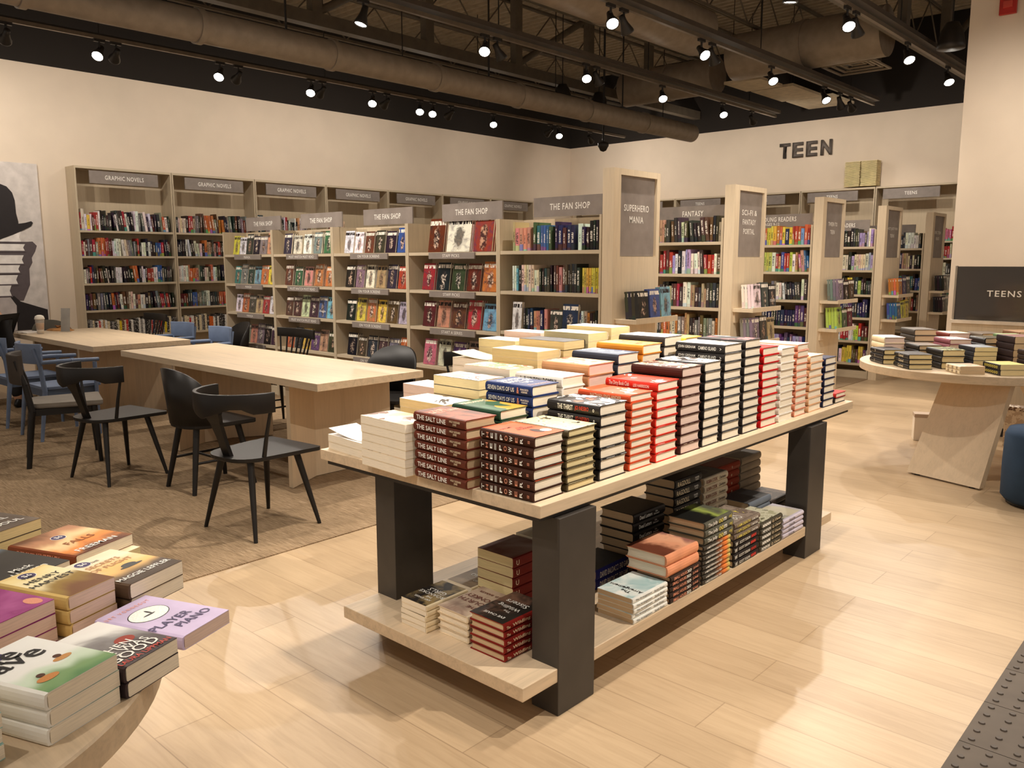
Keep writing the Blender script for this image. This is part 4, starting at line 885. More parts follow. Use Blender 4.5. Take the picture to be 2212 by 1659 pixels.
# ---------------------------------------------------------------- the round tables
def round_table(cx, cy, r, lab, legs):
    t = empty('round_table', (cx, cy, 0), 0, lab, 'table')
    MB().lathe([(0, .69), (r - .004, .69), (r, .694), (r, .746), (r - .004, .75), (0, .75)], 96, smooth=False).build('tabletop', W_X, t)
    for a in legs:
        # broad slanted plank legs leaning in towards the top
        b = MB(); ca, sa = math.cos(a), math.sin(a); tx, ty = -sa, ca
        rb, rt, wb, wt, th = .72 * r / .77, .4, .265, .24, .055
        def pt(rad, off, z): off += .29 * r / .77; return (ca * rad + tx * off, sa * rad + ty * off, z)
        q = [pt(rb, -wb, .012), pt(rb, wb, .012), pt(rb - th, wb, .012), pt(rb - th, -wb, .012), pt(rt, -wt, .69), pt(rt, wt, .69), pt(rt - th, wt, .69), pt(rt - th, -wt, .69)]
        b.add(q, [(0, 1, 5, 4), (1, 2, 6, 5), (2, 3, 7, 6), (3, 0, 4, 7), (3, 2, 1, 0), (4, 5, 6, 7)])
        b.build('leg', W_Z, t)
        f = MB()
        for off in (-.2, .2): f.lathe([(.02, 0), (.02, .0125)], 10, 0, Matrix.Translation(pt(rb - .028, off, 0)))
        f.build('foot_glide', BLACKM, t)
    return t
round_table(-1.6, 6.87, .77, 'round light wood table on slanted plank legs, piled with teen hardcovers', [R(-107.5), R(20)])
round_table(-1.915, .06, .7, 'round light wood table by the camera, piled with price stickered paperbacks', [R(100), R(220), R(340)])
# left table, in the frame of its books
th = R(22); u = Vector((math.cos(th), math.sin(th), 0)); v = Vector((-math.sin(th), math.cos(th), 0))
PURP = plain((58, 44, 92), .4)
_six = text_mesh('$6', WH, 1, 0, .02)
def left(n, ue, v0, v1, L, T, cover, front, pages, desc, where, spine=(), top=(), stick=(), six=None, z0=.75):
    D = v1 - v0 - .006; c = u * (ue - L / 2) + v * ((v0 + v1) / 2)
    st = list(stick)
    if six: st += [(six[0], six[1], .019, .019, WH), (six[0], six[1], .0175, .0175, PURP)]
    tp = list(top)
    z = stack(PB, n, c.x, c.y, z0, th, L, D, T, cover, front, pages, desc, where, spine, tp + ([('$6', six[0], six[1], .017, WH)] if six else []), st, .7)
    return z
LT = 'near round table'
left(1, -1.155, 1.21, 1.356, .228, .0295, P_(198, 182, 214), P_(200, 184, 214), PAGES_P, 'lavender paperback with a clock drawing', f'front right place of {LT}',
     top=[('PLAYER', .66, .38, .022, PURP), ('PIANO', .8, .6, .022, PURP), ('K U R T   V O N N E G U T', .12, .4, .011, SAL)], stick=[(.36, .46, .036, .046, BK), (.36, .46, .034, .044, WH), (.33, .5, .012, .003, BK), (.38, .44, .003, .016, BK)])
left(2, -1.115, 1.03, 1.165, .2, .0295, P_(60, 48, 50), art('snow_house_cover', [(236, 232, 226), (240, 238, 232), (150, 146, 144), (90, 80, 78), (60, 48, 50)], 6, 3, 'grad'), PAGES, 'white and dark paperback with house photo', f'second place of {LT}',
     top=[('WHEN', .62, .36, .02, WH), ('SHE WAS', .72, .4, .02, WH), ('GOOD', .82, .45, .026, WH), ('LAURA LIPPMAN', .93, .5, .013, REDT)], stick=[(.56, .68, .016, .02, P_(160, 70, 56))])
left(3, -1.12, .875, 1.027, .21, .0295, P_(232, 230, 222), art('beach_children_cover', [(246, 245, 238), (247, 246, 240), (246, 245, 238), (247, 246, 240), (246, 245, 238), (214, 230, 206), (130, 164, 110), (96, 140, 88)], 2.5, 5, 'grad'), PAGES, 'white paperback fading to green grass', f'third place of {LT}',
     top=[('ome', .2, .2, .034, BK), ('cave', .34, .36, .034, BK)], stick=[(.62, .72, .008, .018, P_(206, 150, 90)), (.56, .72, .007, .007, P_(90, 60, 46)), (.8, .3, .01, .02, P_(206, 140, 80)), (.72, .3, .007, .007, P_(90, 60, 46))], six=(.12, .4))
left(4, -1.16, .69, .836, .22, .0255, P_(150, 200, 196), art('white_teal_cover', [(247, 246, 240), (248, 247, 243), (247, 246, 240), (180, 214, 208)], 2.5, 2, 'grad'), PAGES, 'white paperback with teal edge', f'fourth place of {LT}', top=[('Come', .5, .5, .04, BK)], stick=[(.86, .8, .01, .012, P_(80, 70, 66))])
left(3, -1.41, 1.172, 1.3, .21, .0295, P_(206, 176, 110), art('harvest_cover', [(222, 188, 116), (240, 220, 160), (244, 230, 184), (150, 120, 60), (120, 80, 50)], 5, 4, 'grad'), PAGES_P, 'golden paperback with farm painting', f'second row centre of {LT}',
     top=[('THE', .2, .4, .01, BK), ('HENRY', .34, .5, .018, BK), ('HARVEST', .48, .5, .018, BK)], six=(.14, .46))
left(3, -1.43, 1.0, 1.165, .23, .0295, P_(150, 60, 120), art('magenta_cover', [(160, 70, 130), (176, 90, 146), (150, 60, 120), (190, 110, 150)], 8, 4, 'soft'), PAGES_P, 'magenta paperback', f'second row near place of {LT}', stick=[(.86, .86, .022, .014, SAL)])
left(2, -1.385, 1.308, 1.476, .222, .034, P_(84, 66, 50), art('flight_cover', [(240, 220, 186), (242, 226, 196), (236, 190, 120), (90, 76, 66), (70, 56, 44)], 5, 8, 'grad'), PAGES, 'peach paperback with hat silhouette', f'second row far place of {LT}',
     top=[('THE', .16, .5, .009, BK), ('SECRETS', .28, .5, .017, P_(190, 150, 110)), ('OF FLIGHT', .4, .5, .017, P_(190, 150, 110)), ('MAGGIE LEFFLER', .84, .5, .017, WH)], stick=[(.56, .6, .012, .02, BK), (.6, .6, .006, .032, BK)], six=(.12, .34))
z = left(1, -1.64, 1.42, 1.6, .21, .028, CRM, CRM, PAGES_Y, 'cream edged paperback below orange one', f'third row far place of {LT}')
left(1, -1.667, 1.418, 1.606, .222, .03, P_(120, 62, 36), art('canyon_cover', [(110, 76, 56), (180, 130, 96), (236, 200, 150), (226, 140, 70), (90, 54, 36)], 6, 5, 'grad'), PAGES, 'orange and brown canyon paperback', f'third row far place of {LT}', top=[('FALLS', .58, .55, .024, P_(150, 96, 60)), ('FREEMAN', .88, .5, .02, WH)],
     spine=[('EVERGREEN', .3, .3, .5, SAL), ('KIMBERLEY', .62, .34, .6, SAL)], six=(.3, .5), z0=z)
left(2, -1.66, 1.232, 1.402, .225, .029, P_(60, 56, 52), art('charcoal_cover', [(140, 156, 170), (66, 62, 58), (60, 56, 52), (64, 60, 56)], 4, 4, 'grad'), PAGES, 'charcoal paperback with misty corner', f'third row centre of {LT}', top=[('Mick', .74, .5, .02, WH), ('Herron', .86, .5, .02, WH)], six=(.16, .62))
left(3, -1.68, 1.04, 1.215, .225, .03, CRM, art('cream_field_cover', [(240, 232, 214), (244, 238, 226), (226, 210, 180)], 5, 4), PAGES, 'cream fronted paperback', f'third row near place of {LT}', top=[('FIELD', .8, .6, .022, P_(150, 136, 110))])
left(3, -1.93, 1.405, 1.552, .23, .029, P_(90, 76, 66), art('grey_brown_cover', [(110, 96, 84), (86, 74, 64), (130, 116, 102)], 6, 4, 'soft'), PAGES_Y, 'grey brown white lettered paperback', f'fourth row far place of {LT}', top=[('SOUL', .8, .6, .022, WH), ('GIRL', .6, .6, .02, WH)])
# right table: (copies, x, y, turn, L, D, T, cover, front, pages, what, place)
gcv = art('teen_grey_cover', [(90, 78, 70), (120, 106, 94), (70, 60, 54)], 9, 2, 'soft')
a_ = R(41)
RT = [
 (3, -2.085, 6.5, a_, .235, .16, .036, BK, P_(40, 36, 36), PAGES_Y, 'black hardcover with crescent on spine', 'left edge stack', [(')', .4, .05, .5, CRM)]),
 (3, -1.845, 6.325, a_, .235, .17, .035, BK, art('caval_cover', [(44, 40, 40), (60, 56, 54), (36, 32, 32)], 9, 2), PAGES_Y, 'black hardcover with pale spine lettering', 'second edge stack', [('Caraval', .5, .34, .6, CRM)]),
 (3, -1.68, 6.5, a_, .235, .165, .045, BK, art('green_yellow_cover', [(206, 204, 140), (90, 96, 60), (226, 222, 170), (60, 64, 50)], 9, 5), PAGES_Y, 'pale green fronted hardcover', 'third edge stack', []),
 (2, -1.49, 6.265, a_, .19, .17, .027, CRM, art('cat_cover', [(226, 206, 182), (210, 176, 150), (234, 220, 200)], 9, 5), PAGES_T, 'cream brown striped paperback', 'low front pile', [('HH', .2, .1, .8, P_(120, 96, 80)), ('HH', .5, .1, .8, P_(120, 96, 80)), ('HH', .8, .1, .8, P_(120, 96, 80))]),
 (2, -1.275, 6.38, a_, .21, .18, .037, BK, art('lemon_cover', [(230, 212, 140), (236, 222, 160)], 6, 5), PAGES_Y, 'lemon fronted paperback', 'front lemon stack', [('ooooooo', .5, .8, .5, YEL)]),
 (5, -1.49, 6.61, a_, .21, .165, .0315, P_(60, 60, 66), art('grey_blue_cover', [(120, 124, 132), (160, 166, 172), (90, 92, 98)], 9, 5, 'soft'), PAGES_Y, 'steel blue fronted paperback', 'steel blue stack', []),
 (5, -1.1, 6.5, a_, .21, .17, .032, P_(60, 46, 44), gcv, PAGES_T, 'brown grey paperback', 'front right stack', []),
 (4, -2.16, 6.75, a_, .235, .16, .0445, CRM, art('lilac_cover', [(206, 186, 190), (222, 206, 206)], 6, 2), PAGES_P, 'lilac fronted hardcover', 'leftmost stack', []),
 (4, -1.885, 6.67, a_, .235, .17, .0355, BK, gcv, PAGES_T, 'dark grey hardcover', 'second row left stack', []),
 (5, -1.72, 6.82, a_, .235, .165, .037, P_(150, 90, 100), art('pink_stripe_cover', [(214, 150, 156), (236, 214, 210), (150, 60, 80), (230, 190, 190)], 12, 2), PAGES_P, 'pink patterned hardcover', 'second row middle stack', []),
 (5, -1.5, 6.85, a_, .21, .16, .041, BK, P_(96, 88, 72), PAGES_T, 'khaki hardcover', 'khaki second row stack', []),
 (5, -1.28, 6.72, a_, .22, .17, .0475, P_(60, 46, 46), art('dark_rose_cover', [(120, 84, 80), (170, 130, 126), (96, 66, 62)], 9, 2, 'soft'), PAGES_T, 'dusky rose fronted paperback', 'second row right stack', []),
 (6, -1.07, 6.82, a_, .22, .17, .043, P_(60, 46, 46), art('pink_red_cover', [(214, 150, 140), (190, 110, 100)], 9, 2, 'soft'), PAGES_T, 'rose red fronted hardcover', 'rightmost stack', []),
 (5, -2.02, 7.01, a_, .25, .175, .046, P_(70, 64, 58), P_(96, 88, 80), PAGES_T, 'large grey hardcover', 'tall back left stack', []),
 (5, -1.8, 7.13, a_, .22, .165, .041, P_(120, 50, 40), CRM, PAGES_P, 'red backed cream hardcover', 'back row second stack', []),
 (5, -1.59, 7.2, a_, .22, .165, .042, P_(110, 96, 80), P_(120, 106, 92), PAGES_T, 'brown fronted hardcover', 'back row third stack', []),
 (5, -1.36, 7.03, a_, .22, .165, .0435, P_(120, 150, 100), art('mint_cover', [(190, 214, 160), (206, 224, 180), (150, 180, 120)], 9, 2), PAGES_T, 'mint green fronted paperback', 'middle stack with green top', []),
 (5, -1.37, 7.27, a_, .22, .165, .046, P_(150, 110, 80), P_(176, 140, 108), PAGES_T, 'tan paperback', 'back row fourth stack', []),
 (5, -1.14, 7.1, a_, .22, .165, .0475, BK, P_(70, 70, 70), PAGES_T, 'dark fronted paperback', 'back row right stack', []),
]
RP = [[x * math.cos(-a_) - y * math.sin(-a_), x * math.sin(-a_) + y * math.cos(-a_), D_ / 2 + .006, L_ / 2 + .006] for _, x, y, _r, L_, D_, *_q in RT]
for _ in range(400):   # neighbouring stacks stand clear of each other
    for i in range(len(RP)):
        for j in range(i):
            A, B = RP[i], RP[j]; ox = A[2] + B[2] - abs(A[0] - B[0]); oy = A[3] + B[3] - abs(A[1] - B[1])
            if ox > 0 and oy > 0:
                k, o_ = (0, ox) if ox < oy else (1, oy); s_ = .26 * o_ * (1 if A[k] > B[k] else -1); A[k] += s_; B[k] -= s_
RT = [(q[0], p_[0] * math.cos(a_) - p_[1] * math.sin(a_), p_[0] * math.sin(a_) + p_[1] * math.cos(a_)) + q[3:] for q, p_ in zip(RT, RP)]
for n, x, y, rz, L, D, T, cv, fr, pg, ds, wh, sp in RT:
    stack(HC if 'hardcover' in ds else PB, n, x, y, .75, rz + PI * 1.5, L, D, T, cv, fr, pg, ds, f'{wh} of far round table', [(s, a, b, c, d) for s, a, b, c, d in sp])
# ================================================================ seating tables
def work_table(x0, x1, y0, y1, legs, lab):
    t = empty('work_table', (0, 0, 0), 0, lab, 'table', 'long seating tables')
    MB().box(x0, y0, .705, x1, y1, .755).build('tabletop', W_X, t, bevel=.002)
    ym = (y0 + y1) / 2; h = (y1 - y0) / 2 - .02
    for x in legs:
        o = [(x + .06, ym - h), (x - .1, ym - h * .3), (x - .1, ym + h * .3), (x + .06, ym + h)]
        i = [(a - .045, b) for a, b in o]
        b = MB(); n = 4
        for k in range(3):
            q = [o[k], o[k + 1], i[k + 1], i[k]]
            b.prism(q, .01, .704)
        b.build('leg', W_Z, t)
work_table(-7.29, -4.345, 2.936, 3.82, (-4.76, -6.38), 'long light wood seating table nearer the camera with folded plank legs')
work_table(-10.05, -7.8, 2.9, 3.82, (-8.25, -9.45), 'long light wood seating table farther away with a coffee cup on it')
# ================================================================ chairs (each faces +y in its own frame)
def seat_poly(w0, w1, y0, y1, rnd=.09, n=6):
    pts = []
    for (x, y, a0) in ((w0 - rnd, y0 + rnd, 270), (w1 - .02, y1 - .02, 0), (-w1 + .02, y1 - .02, 90), (-w0 + rnd, y0 + rnd, 180)):
        r = rnd if a0 in (270, 180) else .02
        for k in range(n + 1):
            a = R(a0 + 90 * k / n); pts.append((x + r * math.cos(a), y + r * math.sin(a)))
    return pts
def arc(r, t0, t1, n, cy=-.06, ry=None):
    ry = ry or r
    return [(r * math.sin(R(t0 + (t1 - t0) * k / n)), cy - ry * math.cos(R(t0 + (t1 - t0) * k / n))) for k in range(n + 1)]
def legs_splayed(t, m, top, bot, z=.43, r0=.017, r1=.011):
    for (a, b), (c, d) in zip(top, bot): MB().path([(c, d, 0), ((a + c) / 2, (b + d) / 2, z / 2), (a, b, z)], [r1, (r0 + r1) / 2 + .001, r0], 10).build('leg', m, t)
def wall_strip(pts, z0, z1, th, lean=0., zl=.45):
    secs = []; n = len(pts)
    for k, (x, y) in enumerate(pts):
        a = pts[max(0, k - 1)]; b = pts[min(n - 1, k + 1)]; d = Vector((b[0] - a[0], b[1] - a[1])).normalized(); nx, ny = d.y, -d.x
        zz0 = z0[k] if isinstance(z0, list) else z0; zz1 = z1[k] if isinstance(z1, list) else z1
        def q(o, z):
            f = 1 + lean * (z - zl); return ((x + nx * o) * f, (y + ny * o) * f if lean else y + ny * o, z)
        secs.append([q(0, zz0), q(th, zz0), q(th, zz1), q(0, zz1)])
    return secs
def chair_curve(loc, rz, lab, m=None, arms=False):
    m = m or BLACKW
    t = empty('curved_rail_chair', (loc[0], loc[1], loc[2] if len(loc) > 2 else .006), rz, lab, 'chair')
    b = MB(); b.prism(seat_poly(.2, .235, -.25, .26, .15), .428, .452); b.build('seat', m, t, bevel=.008)
    pts = arc(.25, -88, 88, 28, -.065, .265); n = len(pts)
    z0 = []
    for k in range(n):
        a = abs(-88 + 176 * k / (n - 1))
        z0.append(.705 if a > 62 else .735 - .055 * max(0, 1 - (a / 34.)) ** .8 if a < 34 else .735 - .03 * max(0, (a - 50) / 12.) if a > 50 else .735)
    MB().strip(wall_strip(pts, z0, .815, .022), 0).build('top_rail', m, t, bevel=.004)
    secs = []
    for z, w, y in ((.45, .034, -.2), (.55, .034, -.232), (.64, .046, -.262), (.7, .075, -.288), (.74, .12, -.305)):
        secs.append([(-w, y + .011, z), (w, y + .011, z), (w, y - .011, z), (-w, y - .011, z)])
    MB().strip(secs, 0, smooth=False).build('back_splat', m, t)
    for s in (-1, 1): MB().path([(s * .185, -.1, .45), (s * .215, -.098, .58), (s * .246, -.09, .712)], [.013, .011, .009], 8).build('spindle', m, t)
    legs_splayed(t, m, [(-.13, -.15), (.13, -.15), (.14, .15), (-.14, .15)], [(-.235, -.215), (.235, -.215), (.24, .22), (-.24, .22)], r0=.02, r1=.011)
    return t
def chair_shell(loc, rz, lab, m=None):
    m = m or BLACKW
    t = empty('shell_back_chair', (loc[0], loc[1], .006), rz, lab, 'chair')
    MB().prism(seat_poly(.2, .22, -.22, .24, .16), .428, .456).build('seat', m, t, bevel=.008)
    pts = arc(.205, -82, 82, 24, -.02, .205); top = []
    for k in range(25):
        a = abs(-82 + 164 * k / 24.) / 82.; top.append(.47 + .36 * math.sqrt(max(0, 1 - a ** 2.2)))
    MB().strip(wall_strip(pts, .452, top, .014, .42), 0).build('backrest', m, t)
    legs_splayed(t, m, [(-.11, -.14), (.11, -.14), (.12, .15), (-.12, .15)], [(-.175, -.215), (.175, -.215), (.19, .22), (-.19, .22)], r0=.022, r1=.015)
    for a, b in (((-.15, -.18), (-.16, .19)), ((.15, -.18), (.16, .19)), ((-.155, .0), (.155, .0))): MB().tube((a[0], a[1], .2), (b[0], b[1], .2), .009, n=8).build('stretcher', m, t)
    return t
def chair_pad(loc, rz, lab):
    t = empty('upholstered_chair', (loc[0], loc[1], .006), rz, lab, 'chair')
    MB().prism(seat_poly(.2, .235, -.22, .25, .06), .435, .475).build('seat_pad', plain((112, 104, 94), .9), t, bevel=.014)
    MB().box(-.2, -.22, .385, .2, .2, .434).build('seat_frame', BLACKW, t)
    for s in (-1, 1):
        MB().path([(s * .215, -.27, 0), (s * .21, -.22, .42), (s * .205, -.25, .62), (s * .19, -.3, .8)], [.018, .024, .02, .014], 10).build('leg', BLACKW, t)
        MB().path([(s * .21, .21, 0), (s * .205, .19, .434)], [.014, .022], 10).build('leg', BLACKW, t)
    p = arc(.3, -42, 42, 12, -.05, .265)
    MB().strip(wall_strip(p, .62, .84, .03, .1), 0).build('backrest', plain((60, 52, 45), .7), t, bevel=.01)
    return t
def chair_blue(loc, rz, lab):
    t = empty('blue_armchair', (loc[0], loc[1], .006), rz, lab, 'chair', 'blue wooden armchairs at the seating tables')
    MB().prism(seat_poly(.21, .23, -.21, .25, .04), .43, .456).build('seat', BLUEW, t, bevel=.006)
    MB().box(-.205, -.2, .37, .205, .22, .4295).build('seat_frame', BLUED, t)
    for s in (-1, 1):
        MB().path([(s * .225, -.27, 0), (s * .222, -.215, .42), (s * .218, -.235, .64), (s * .2, -.275, .79)], [.014, .021, .018, .013], 10).build('leg', BLUEW, t)
        MB().path([(s * .245, .2, 0), (s * .24, .2, .645)], [.014, .018], 10).build('leg', BLUEW, t)
        MB().path([(s * .225, -.235, .672), (s * .25, .0, .672), (s * .24, .235, .664)], [.017, .019, .017], 10).build('armrest', BLUEW, t)
    p = arc(.31, -46, 46, 14, -.03, .255)
    MB().strip(wall_strip(p, .66, .83, .022, .12), 0).build('backrest', BLUEW, t, bevel=.008)
    return t
def chair_spindle(loc, rz, lab):
    t = empty('spindle_back_chair', (loc[0], loc[1], .006), rz, lab, 'chair')
    MB().prism(seat_poly(.2, .23, -.22, .24, .1), .425, .455).build('seat', BLACKW, t, bevel=.008)
    p = [(-.3 + .6 * k / 12, -.29 + .05 * ((k - 6) / 6.) ** 2) for k in range(13)]
    MB().strip(wall_strip(p, .8, .885, .018), 0).build('top_rail', BLACKW, t, bevel=.004)
    for k in range(7):
        f = (k - 3) / 3.; MB().tube((f * .17, -.19, .455), (f * .25, -.283 + .04 * f * f, .805), .008, n=8).build('spindle', BLACKW, t)
    legs_splayed(t, BLACKW, [(-.13, -.15), (.13, -.15), (.14, .15), (-.14, .15)], [(-.22, -.22), (.22, -.22), (.22, .23), (-.22, .23)], r0=.018, r1=.011)
    for s in (-1, 1): MB().tube((s * .18, -.18, .2), (s * .18, .19, .2), .008, n=8).build('stretcher', BLACKW, t)
    return t
chair_curve((-4.17, 2.41), R(5.5), 'black chair with curved top rail and splat back, nearest the camera')
chair_curve((-5.925, 2.317), R(9), 'black chair with curved top rail and splat back, second nearest the camera')
chair_shell((-5.215, 2.64), R(2), 'black chair with a solid rounded shell back between two curved rail chairs')
chair_pad((-6.74, 2.27), R(-17), 'black framed chair with grey padded seat before the blue armchairs')
chair_blue((-7.77, 2.6), R(2), 'blue wooden armchair nearer the camera on the near side of the far table')
chair_blue((-8.62, 2.59), R(1), 'blue wooden armchair just behind another one on the near side')
chair_blue((-9.0, 4.1), R(183), 'blue wooden armchair beyond the far table beside the wall bookcase')
chair_shell((-8.6, 4.62), R(176), 'black shell back chair between two blue chairs beyond the far table')
chair_blue((-8.1, 4.06), R(178), 'blue wooden armchair beyond the gap between the two tables')
chair_spindle((-6.7, 4.06), R(180), 'black spindle back chair beyond the nearer seating table')
chair_shell((-5.1, 4.08), R(205), 'black shell back chair beyond the near table, turned sideways')
chair_curve((-4.42, 4.2), R(170), 'black curved rail chair beyond the right end of the near table')
chair_shell((-10.36, 3.46), R(-92), 'grey green shell chair at the wall end of the far table', plain((92, 86, 74), .6))
chair_spindle((-9.95, 4.2), R(180), 'black wide rail chair in front of the first wall bookcase')
chair_curve((-10.95, 2.5), R(60), 'black thin legged chair behind the standing person', BLACKM)
# ================================================================ things on the far table
t = empty('coffee_cup', (-9.62, 3.06, .755), 0, 'clear plastic cup of layered coffee with foam on the far table', 'cup')
gl, N, L, p = base('clear_plastic', .08); p.inputs['Base Color'].default_value = (.95, .95, .95, 1); p.inputs['Alpha'].default_value = .22
MB().lathe([(.032, .0), (.033, .002), (.046, .15), (.048, .152), (.044, .15), (.031, .004), (0, .004)], 24).build('cup_wall', gl, t)
MB().lathe([(0, .006), (.0305, .006), (.034, .045), (0, .045)], 24).build('milk_layer', plain((226, 206, 178), .4), t)
MB().lathe([(0, .0455), (.034, .0455), (.0405, .115), (0, .115)], 24).build('coffee_layer', plain((176, 126, 70), .4), t)
MB().lathe([(.046, .153), (.05, .156), (.049, .165), (.04, .19), (.02, .2), (0, .202)], 24).build('foam_top', plain((238, 228, 212), .7), t)
b = MB(); t = empty('paper_bag', (-9.93, 3.36, .7555), R(20), 'crumpled brown paper bag lying on the far table', 'bag')
for k, (dx, dy, w, d, h) in enumerate(((0, 0, .19, .1, .03), (.05, .01, .1, .07, .045), (-.07, .02, .06, .08, .025))):
    b.lathe([(0, 0), (1, 0), (.94, .3), (.7, .72), (.3, .95), (0, 1)], 9, 0, Matrix.Translation((dx, dy, .0)) @ Matrix.Diagonal((w, d, h, 1)), False)
b.build('crumpled_paper', plain((168, 120, 70), .8, var=.25), t)
b = MB(); b.strip([[(-.05 + .012 * k, -.03 + .02 * math.sin(k), .05 + .012 * math.cos(k * 1.7)), (-.05 + .012 * k, .03 + .02 * math.sin(k * 1.3), .045 + .01 * math.sin(k * 2.)), (-.05 + .012 * k, .0, .03)] for k in range(10)], 0, smooth=False)
b.build('rolled_edge', plain((150, 100, 56), .8, var=.2), t)
t = empty('menu_holder', (-9.66, 3.32, .7555), R(40), 'small clear upright card holder beside the coffee cup', 'card holder')
MB().box(-.05, -.03, 0, .05, .03, .006).build('foot', gl, t); MB().add([], []).box(-.05, -.002, .0062, .05, .002, .26).build('card', plain((150, 146, 140), .3), t, rot=(R(-8), 0, 0))
tag(MB().box(-.12, -.09, 0, .12, .09, .012).build('magazine', [art('magazine_cover', [(236, 230, 222), (200, 190, 180), (90, 86, 84)], 9, 3)], loc=(-9.85, 3.02, .7555), rot=(0, 0, R(12))), 'pale magazine lying beside the coffee cup on the far table', 'magazine')
# ================================================================ person standing at the frame edge
def person(loc, rz):
    t = empty('person', (loc[0], loc[1], .006), rz, 'person in black trousers and shoes standing at the far table end', 'person')
    J = dict(pel=(-.02, 0, .88), sp=(-.14, .0, 1.06), ch=(-.3, .02, 1.2), nk=(-.41, .04, 1.3), hd=(-.48, .07, 1.38), ht=(-.53, .09, 1.48),
             sl=(-.42, -.06, 1.16), el=(-.5, .02, .92), wl=(-.46, .2, .82), fl=(-.44, .27, .8), sr=(-.22, .06, 1.3), er=(-.16, .2, 1.08), wr=(-.22, .34, .92), fr=(-.24, .4, .88),
             hl=(-.1, 0, .84), kl=(-.12, .02, .48), al=(-.11, -.02, .09), tl=(-.12, .13, .04), hr=(.08, 0, .84), kr=(.17, .03, .48), ar=(.22, -.02, .09), tr=(.23, .13, .04))
    RD = dict(pel=.15, sp=.135, ch=.15, nk=.055, hd=.09, ht=.075, sl=.06, el=.045, wl=.032, fl=.036, sr=.06, er=.045, wr=.032, fr=.036, hl=.1, kl=.068, al=.05, tl=.04, hr=.1, kr=.068, ar=.05, tr=.04)
    E_ = [('pel', 'sp'), ('sp', 'ch'), ('ch', 'nk'), ('nk', 'hd'), ('hd', 'ht'), ('ch', 'sl'), ('sl', 'el'), ('el', 'wl'), ('wl', 'fl'), ('ch', 'sr'), ('sr', 'er'), ('er', 'wr'), ('wr', 'fr'), ('pel', 'hl'), ('hl', 'kl'), ('kl', 'al'), ('al', 'tl'), ('pel', 'hr'), ('hr', 'kr'), ('kr', 'ar'), ('ar', 'tr')]
    def skin(name, keys, edges, grow, mat, root):
        ks = [k for k in J if k in keys]; me = bpy.data.meshes.new(name)
        me.from_pydata([J[k] for k in ks], [(ks.index(a), ks.index(b)) for a, b in edges], [])
        me.materials.append(mat); o = obj(name, me, t)
        o.modifiers.new('skin', 'SKIN')
        for i, k in enumerate(ks):
            s = me.skin_vertices[0].data[i]; s.radius = (RD[k] * grow, RD[k] * grow); s.use_root = (k == root)
        o.modifiers['skin'].use_smooth_shade = True
        m = o.modifiers.new('sub', 'SUBSURF'); m.levels = 2; m.render_levels = 2
        return o
    skin('body', set(J), E_, 1., plain((196, 150, 120), .6), 'pel')
    lk = {'pel', 'hl', 'kl', 'al', 'hr', 'kr', 'ar'}; skin('trousers', lk, [e for e in E_ if e[0] in lk and e[1] in lk], 1.18, plain((22, 20, 20), .8), 'pel')
    uk = {'pel', 'sp', 'ch', 'nk', 'sl', 'el', 'wl', 'sr', 'er', 'wr'}; skin('jacket', uk, [e for e in E_ if e[0] in uk and e[1] in uk and 'nk' not in e], 1.17, plain((30, 28, 28), .85), 'pel') if False else skin('jacket', uk - {'nk'}, [e for e in E_ if e[0] in uk and e[1] in uk and 'nk' not in e], 1.17, plain((30, 28, 28), .85), 'pel')
    for s, a, b in (('l', 'al', 'tl'), ('r', 'ar', 'tr')):
        x = J[a][0]; MB().lathe([(0, -.02), (.8, -.02), (1, .0), (1, .03), (.8, .07), (.4, .1), (0, .11)], 16, 0, Matrix.Translation((x + .004, .05, .024)) @ Matrix.Diagonal((.052, .14, .9, 1))).build('shoe', plain((18, 17, 17), .4), t)
    b = MB(); b.lathe([(0, .105), (.05, .1), (.09, .06), (.1, 0), (.095, -.05), (.0, -.06)], 18, 0, Matrix.Translation((-.52, .06, 1.43))); b.build('hair', plain((40, 30, 24), .6), t)
    f = MB()
    for s in (-1, 1): f.lathe([(0, .011), (.008, .008), (.011, 0), (.008, -.008), (0, -.011)], 10, 0, Matrix.Translation((s * .033 - .5, .165, 1.4)))
    f.build('eye', plain((30, 26, 24), .3), t)
    MB().path([(-.49, .16, 1.39), (-.485, .185, 1.36), (-.48, .165, 1.35)], [.009, .013, .008], 8).path([(-.5, .155, 1.32), (-.455, .155, 1.32)], .006, 6).build('nose_and_mouth', plain((180, 120, 100), .6), t)
    return t
person((-9.72, 2.63), R(45))
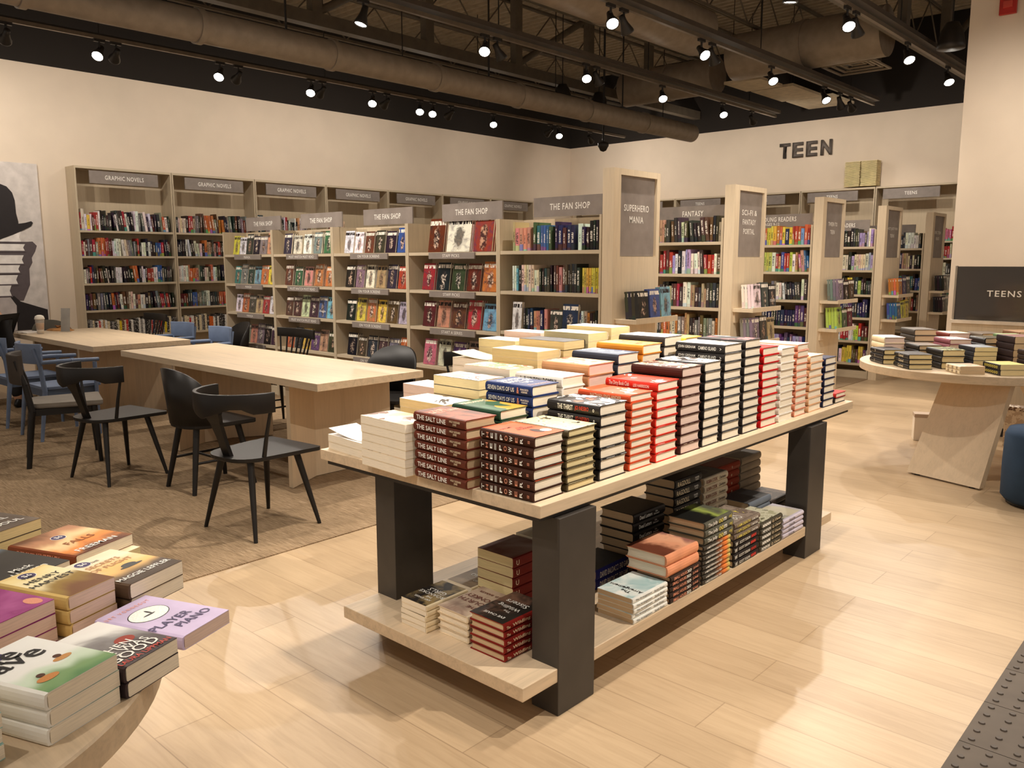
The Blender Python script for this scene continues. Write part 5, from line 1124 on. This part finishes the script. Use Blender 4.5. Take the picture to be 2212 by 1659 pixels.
# ================================================================ around the far round table
t = empty('upholstered_stool', (-.92, 5.92, 0), 0, 'dark blue upholstered round stool beside the far round table', 'stool')
MB().lathe([(0, .02), (.2, .02), (.225, .05), (.228, .25), (.224, .44), (.205, .478), (.12, .49), (0, .492)], 40).build('cushion', plain((44, 66, 92), .9), t)
MB().lathe([(0, 0), (.19, 0), (.19, .02), (0, .02)], 32).build('base', BLACKM, t)
t = empty('sign_cabinet', (-2.04, 8.0, 0), 0, 'low pale cabinet carrying a dark translucent section sign board', 'cabinet')
MB().box(0, 0, .08, 1.5, .5, .97).build('body', W_SIDE, t); MB().box(.03, .03, 0, 1.47, .47, .08).build('plinth', BLACKM, t)
MB().box(-.01, -.02, .972, 1.51, .52, 1.0).build('worktop', plain((206, 194, 176), .4), t)
sm, N, L, p = base('smoked_acrylic', .08); p.inputs['Base Color'].default_value = lin((64, 58, 52)); p.inputs['Alpha'].default_value = .9
o = MB().box(.01, .02, 1.001, 1.48, .032, 1.465).build('sign_board', sm, t)
lettering('TEENS', LETTER, o, (.385, .0185, 1.235), (PI / 2, 0, 0), .26, .052, 1.2, bold=.01)
for x in (0, 1.47): MB().box(x - .004, .01, 1.001, x + .012, .04, 1.47).build('sign_post', plain((150, 140, 126), .4, .4), t)
for k, (x, y, w, h, c, lab) in enumerate(((-1.42, 7.72, .16, .3, [(206, 190, 170), (236, 226, 210), (120, 96, 80)], 'floral patterned gift box on the floor under the far round table'), (-1.12, 7.75, .2, .36, [(120, 80, 56), (60, 46, 40), (186, 90, 60)], 'dark patterned gift box on the floor behind the blue stool'), (-.8, 7.85, .16, .26, [(150, 176, 160), (190, 206, 196)], 'pale green gift box behind the blue stool'), (-2.07, 7.45, .13, .2, [(226, 214, 196), (180, 160, 140)], 'white gift bag on the floor at the edge of the far round table'))):
    t = empty('gift_box', (x, y, 0), R(8 * k), lab, 'box')
    MB().box(-w / 2, -.06, 0, w / 2, .06, h).build('carton', art(f'gift_pattern_{k}', c, 30, k), t, bevel=.003)
    MB().box(-w / 2 - .003, -.063, h + .0005, w / 2 + .003, .063, h + .03).build('lid', art(f'gift_lid_{k}', c[::-1], 30, k), t, bevel=.003)
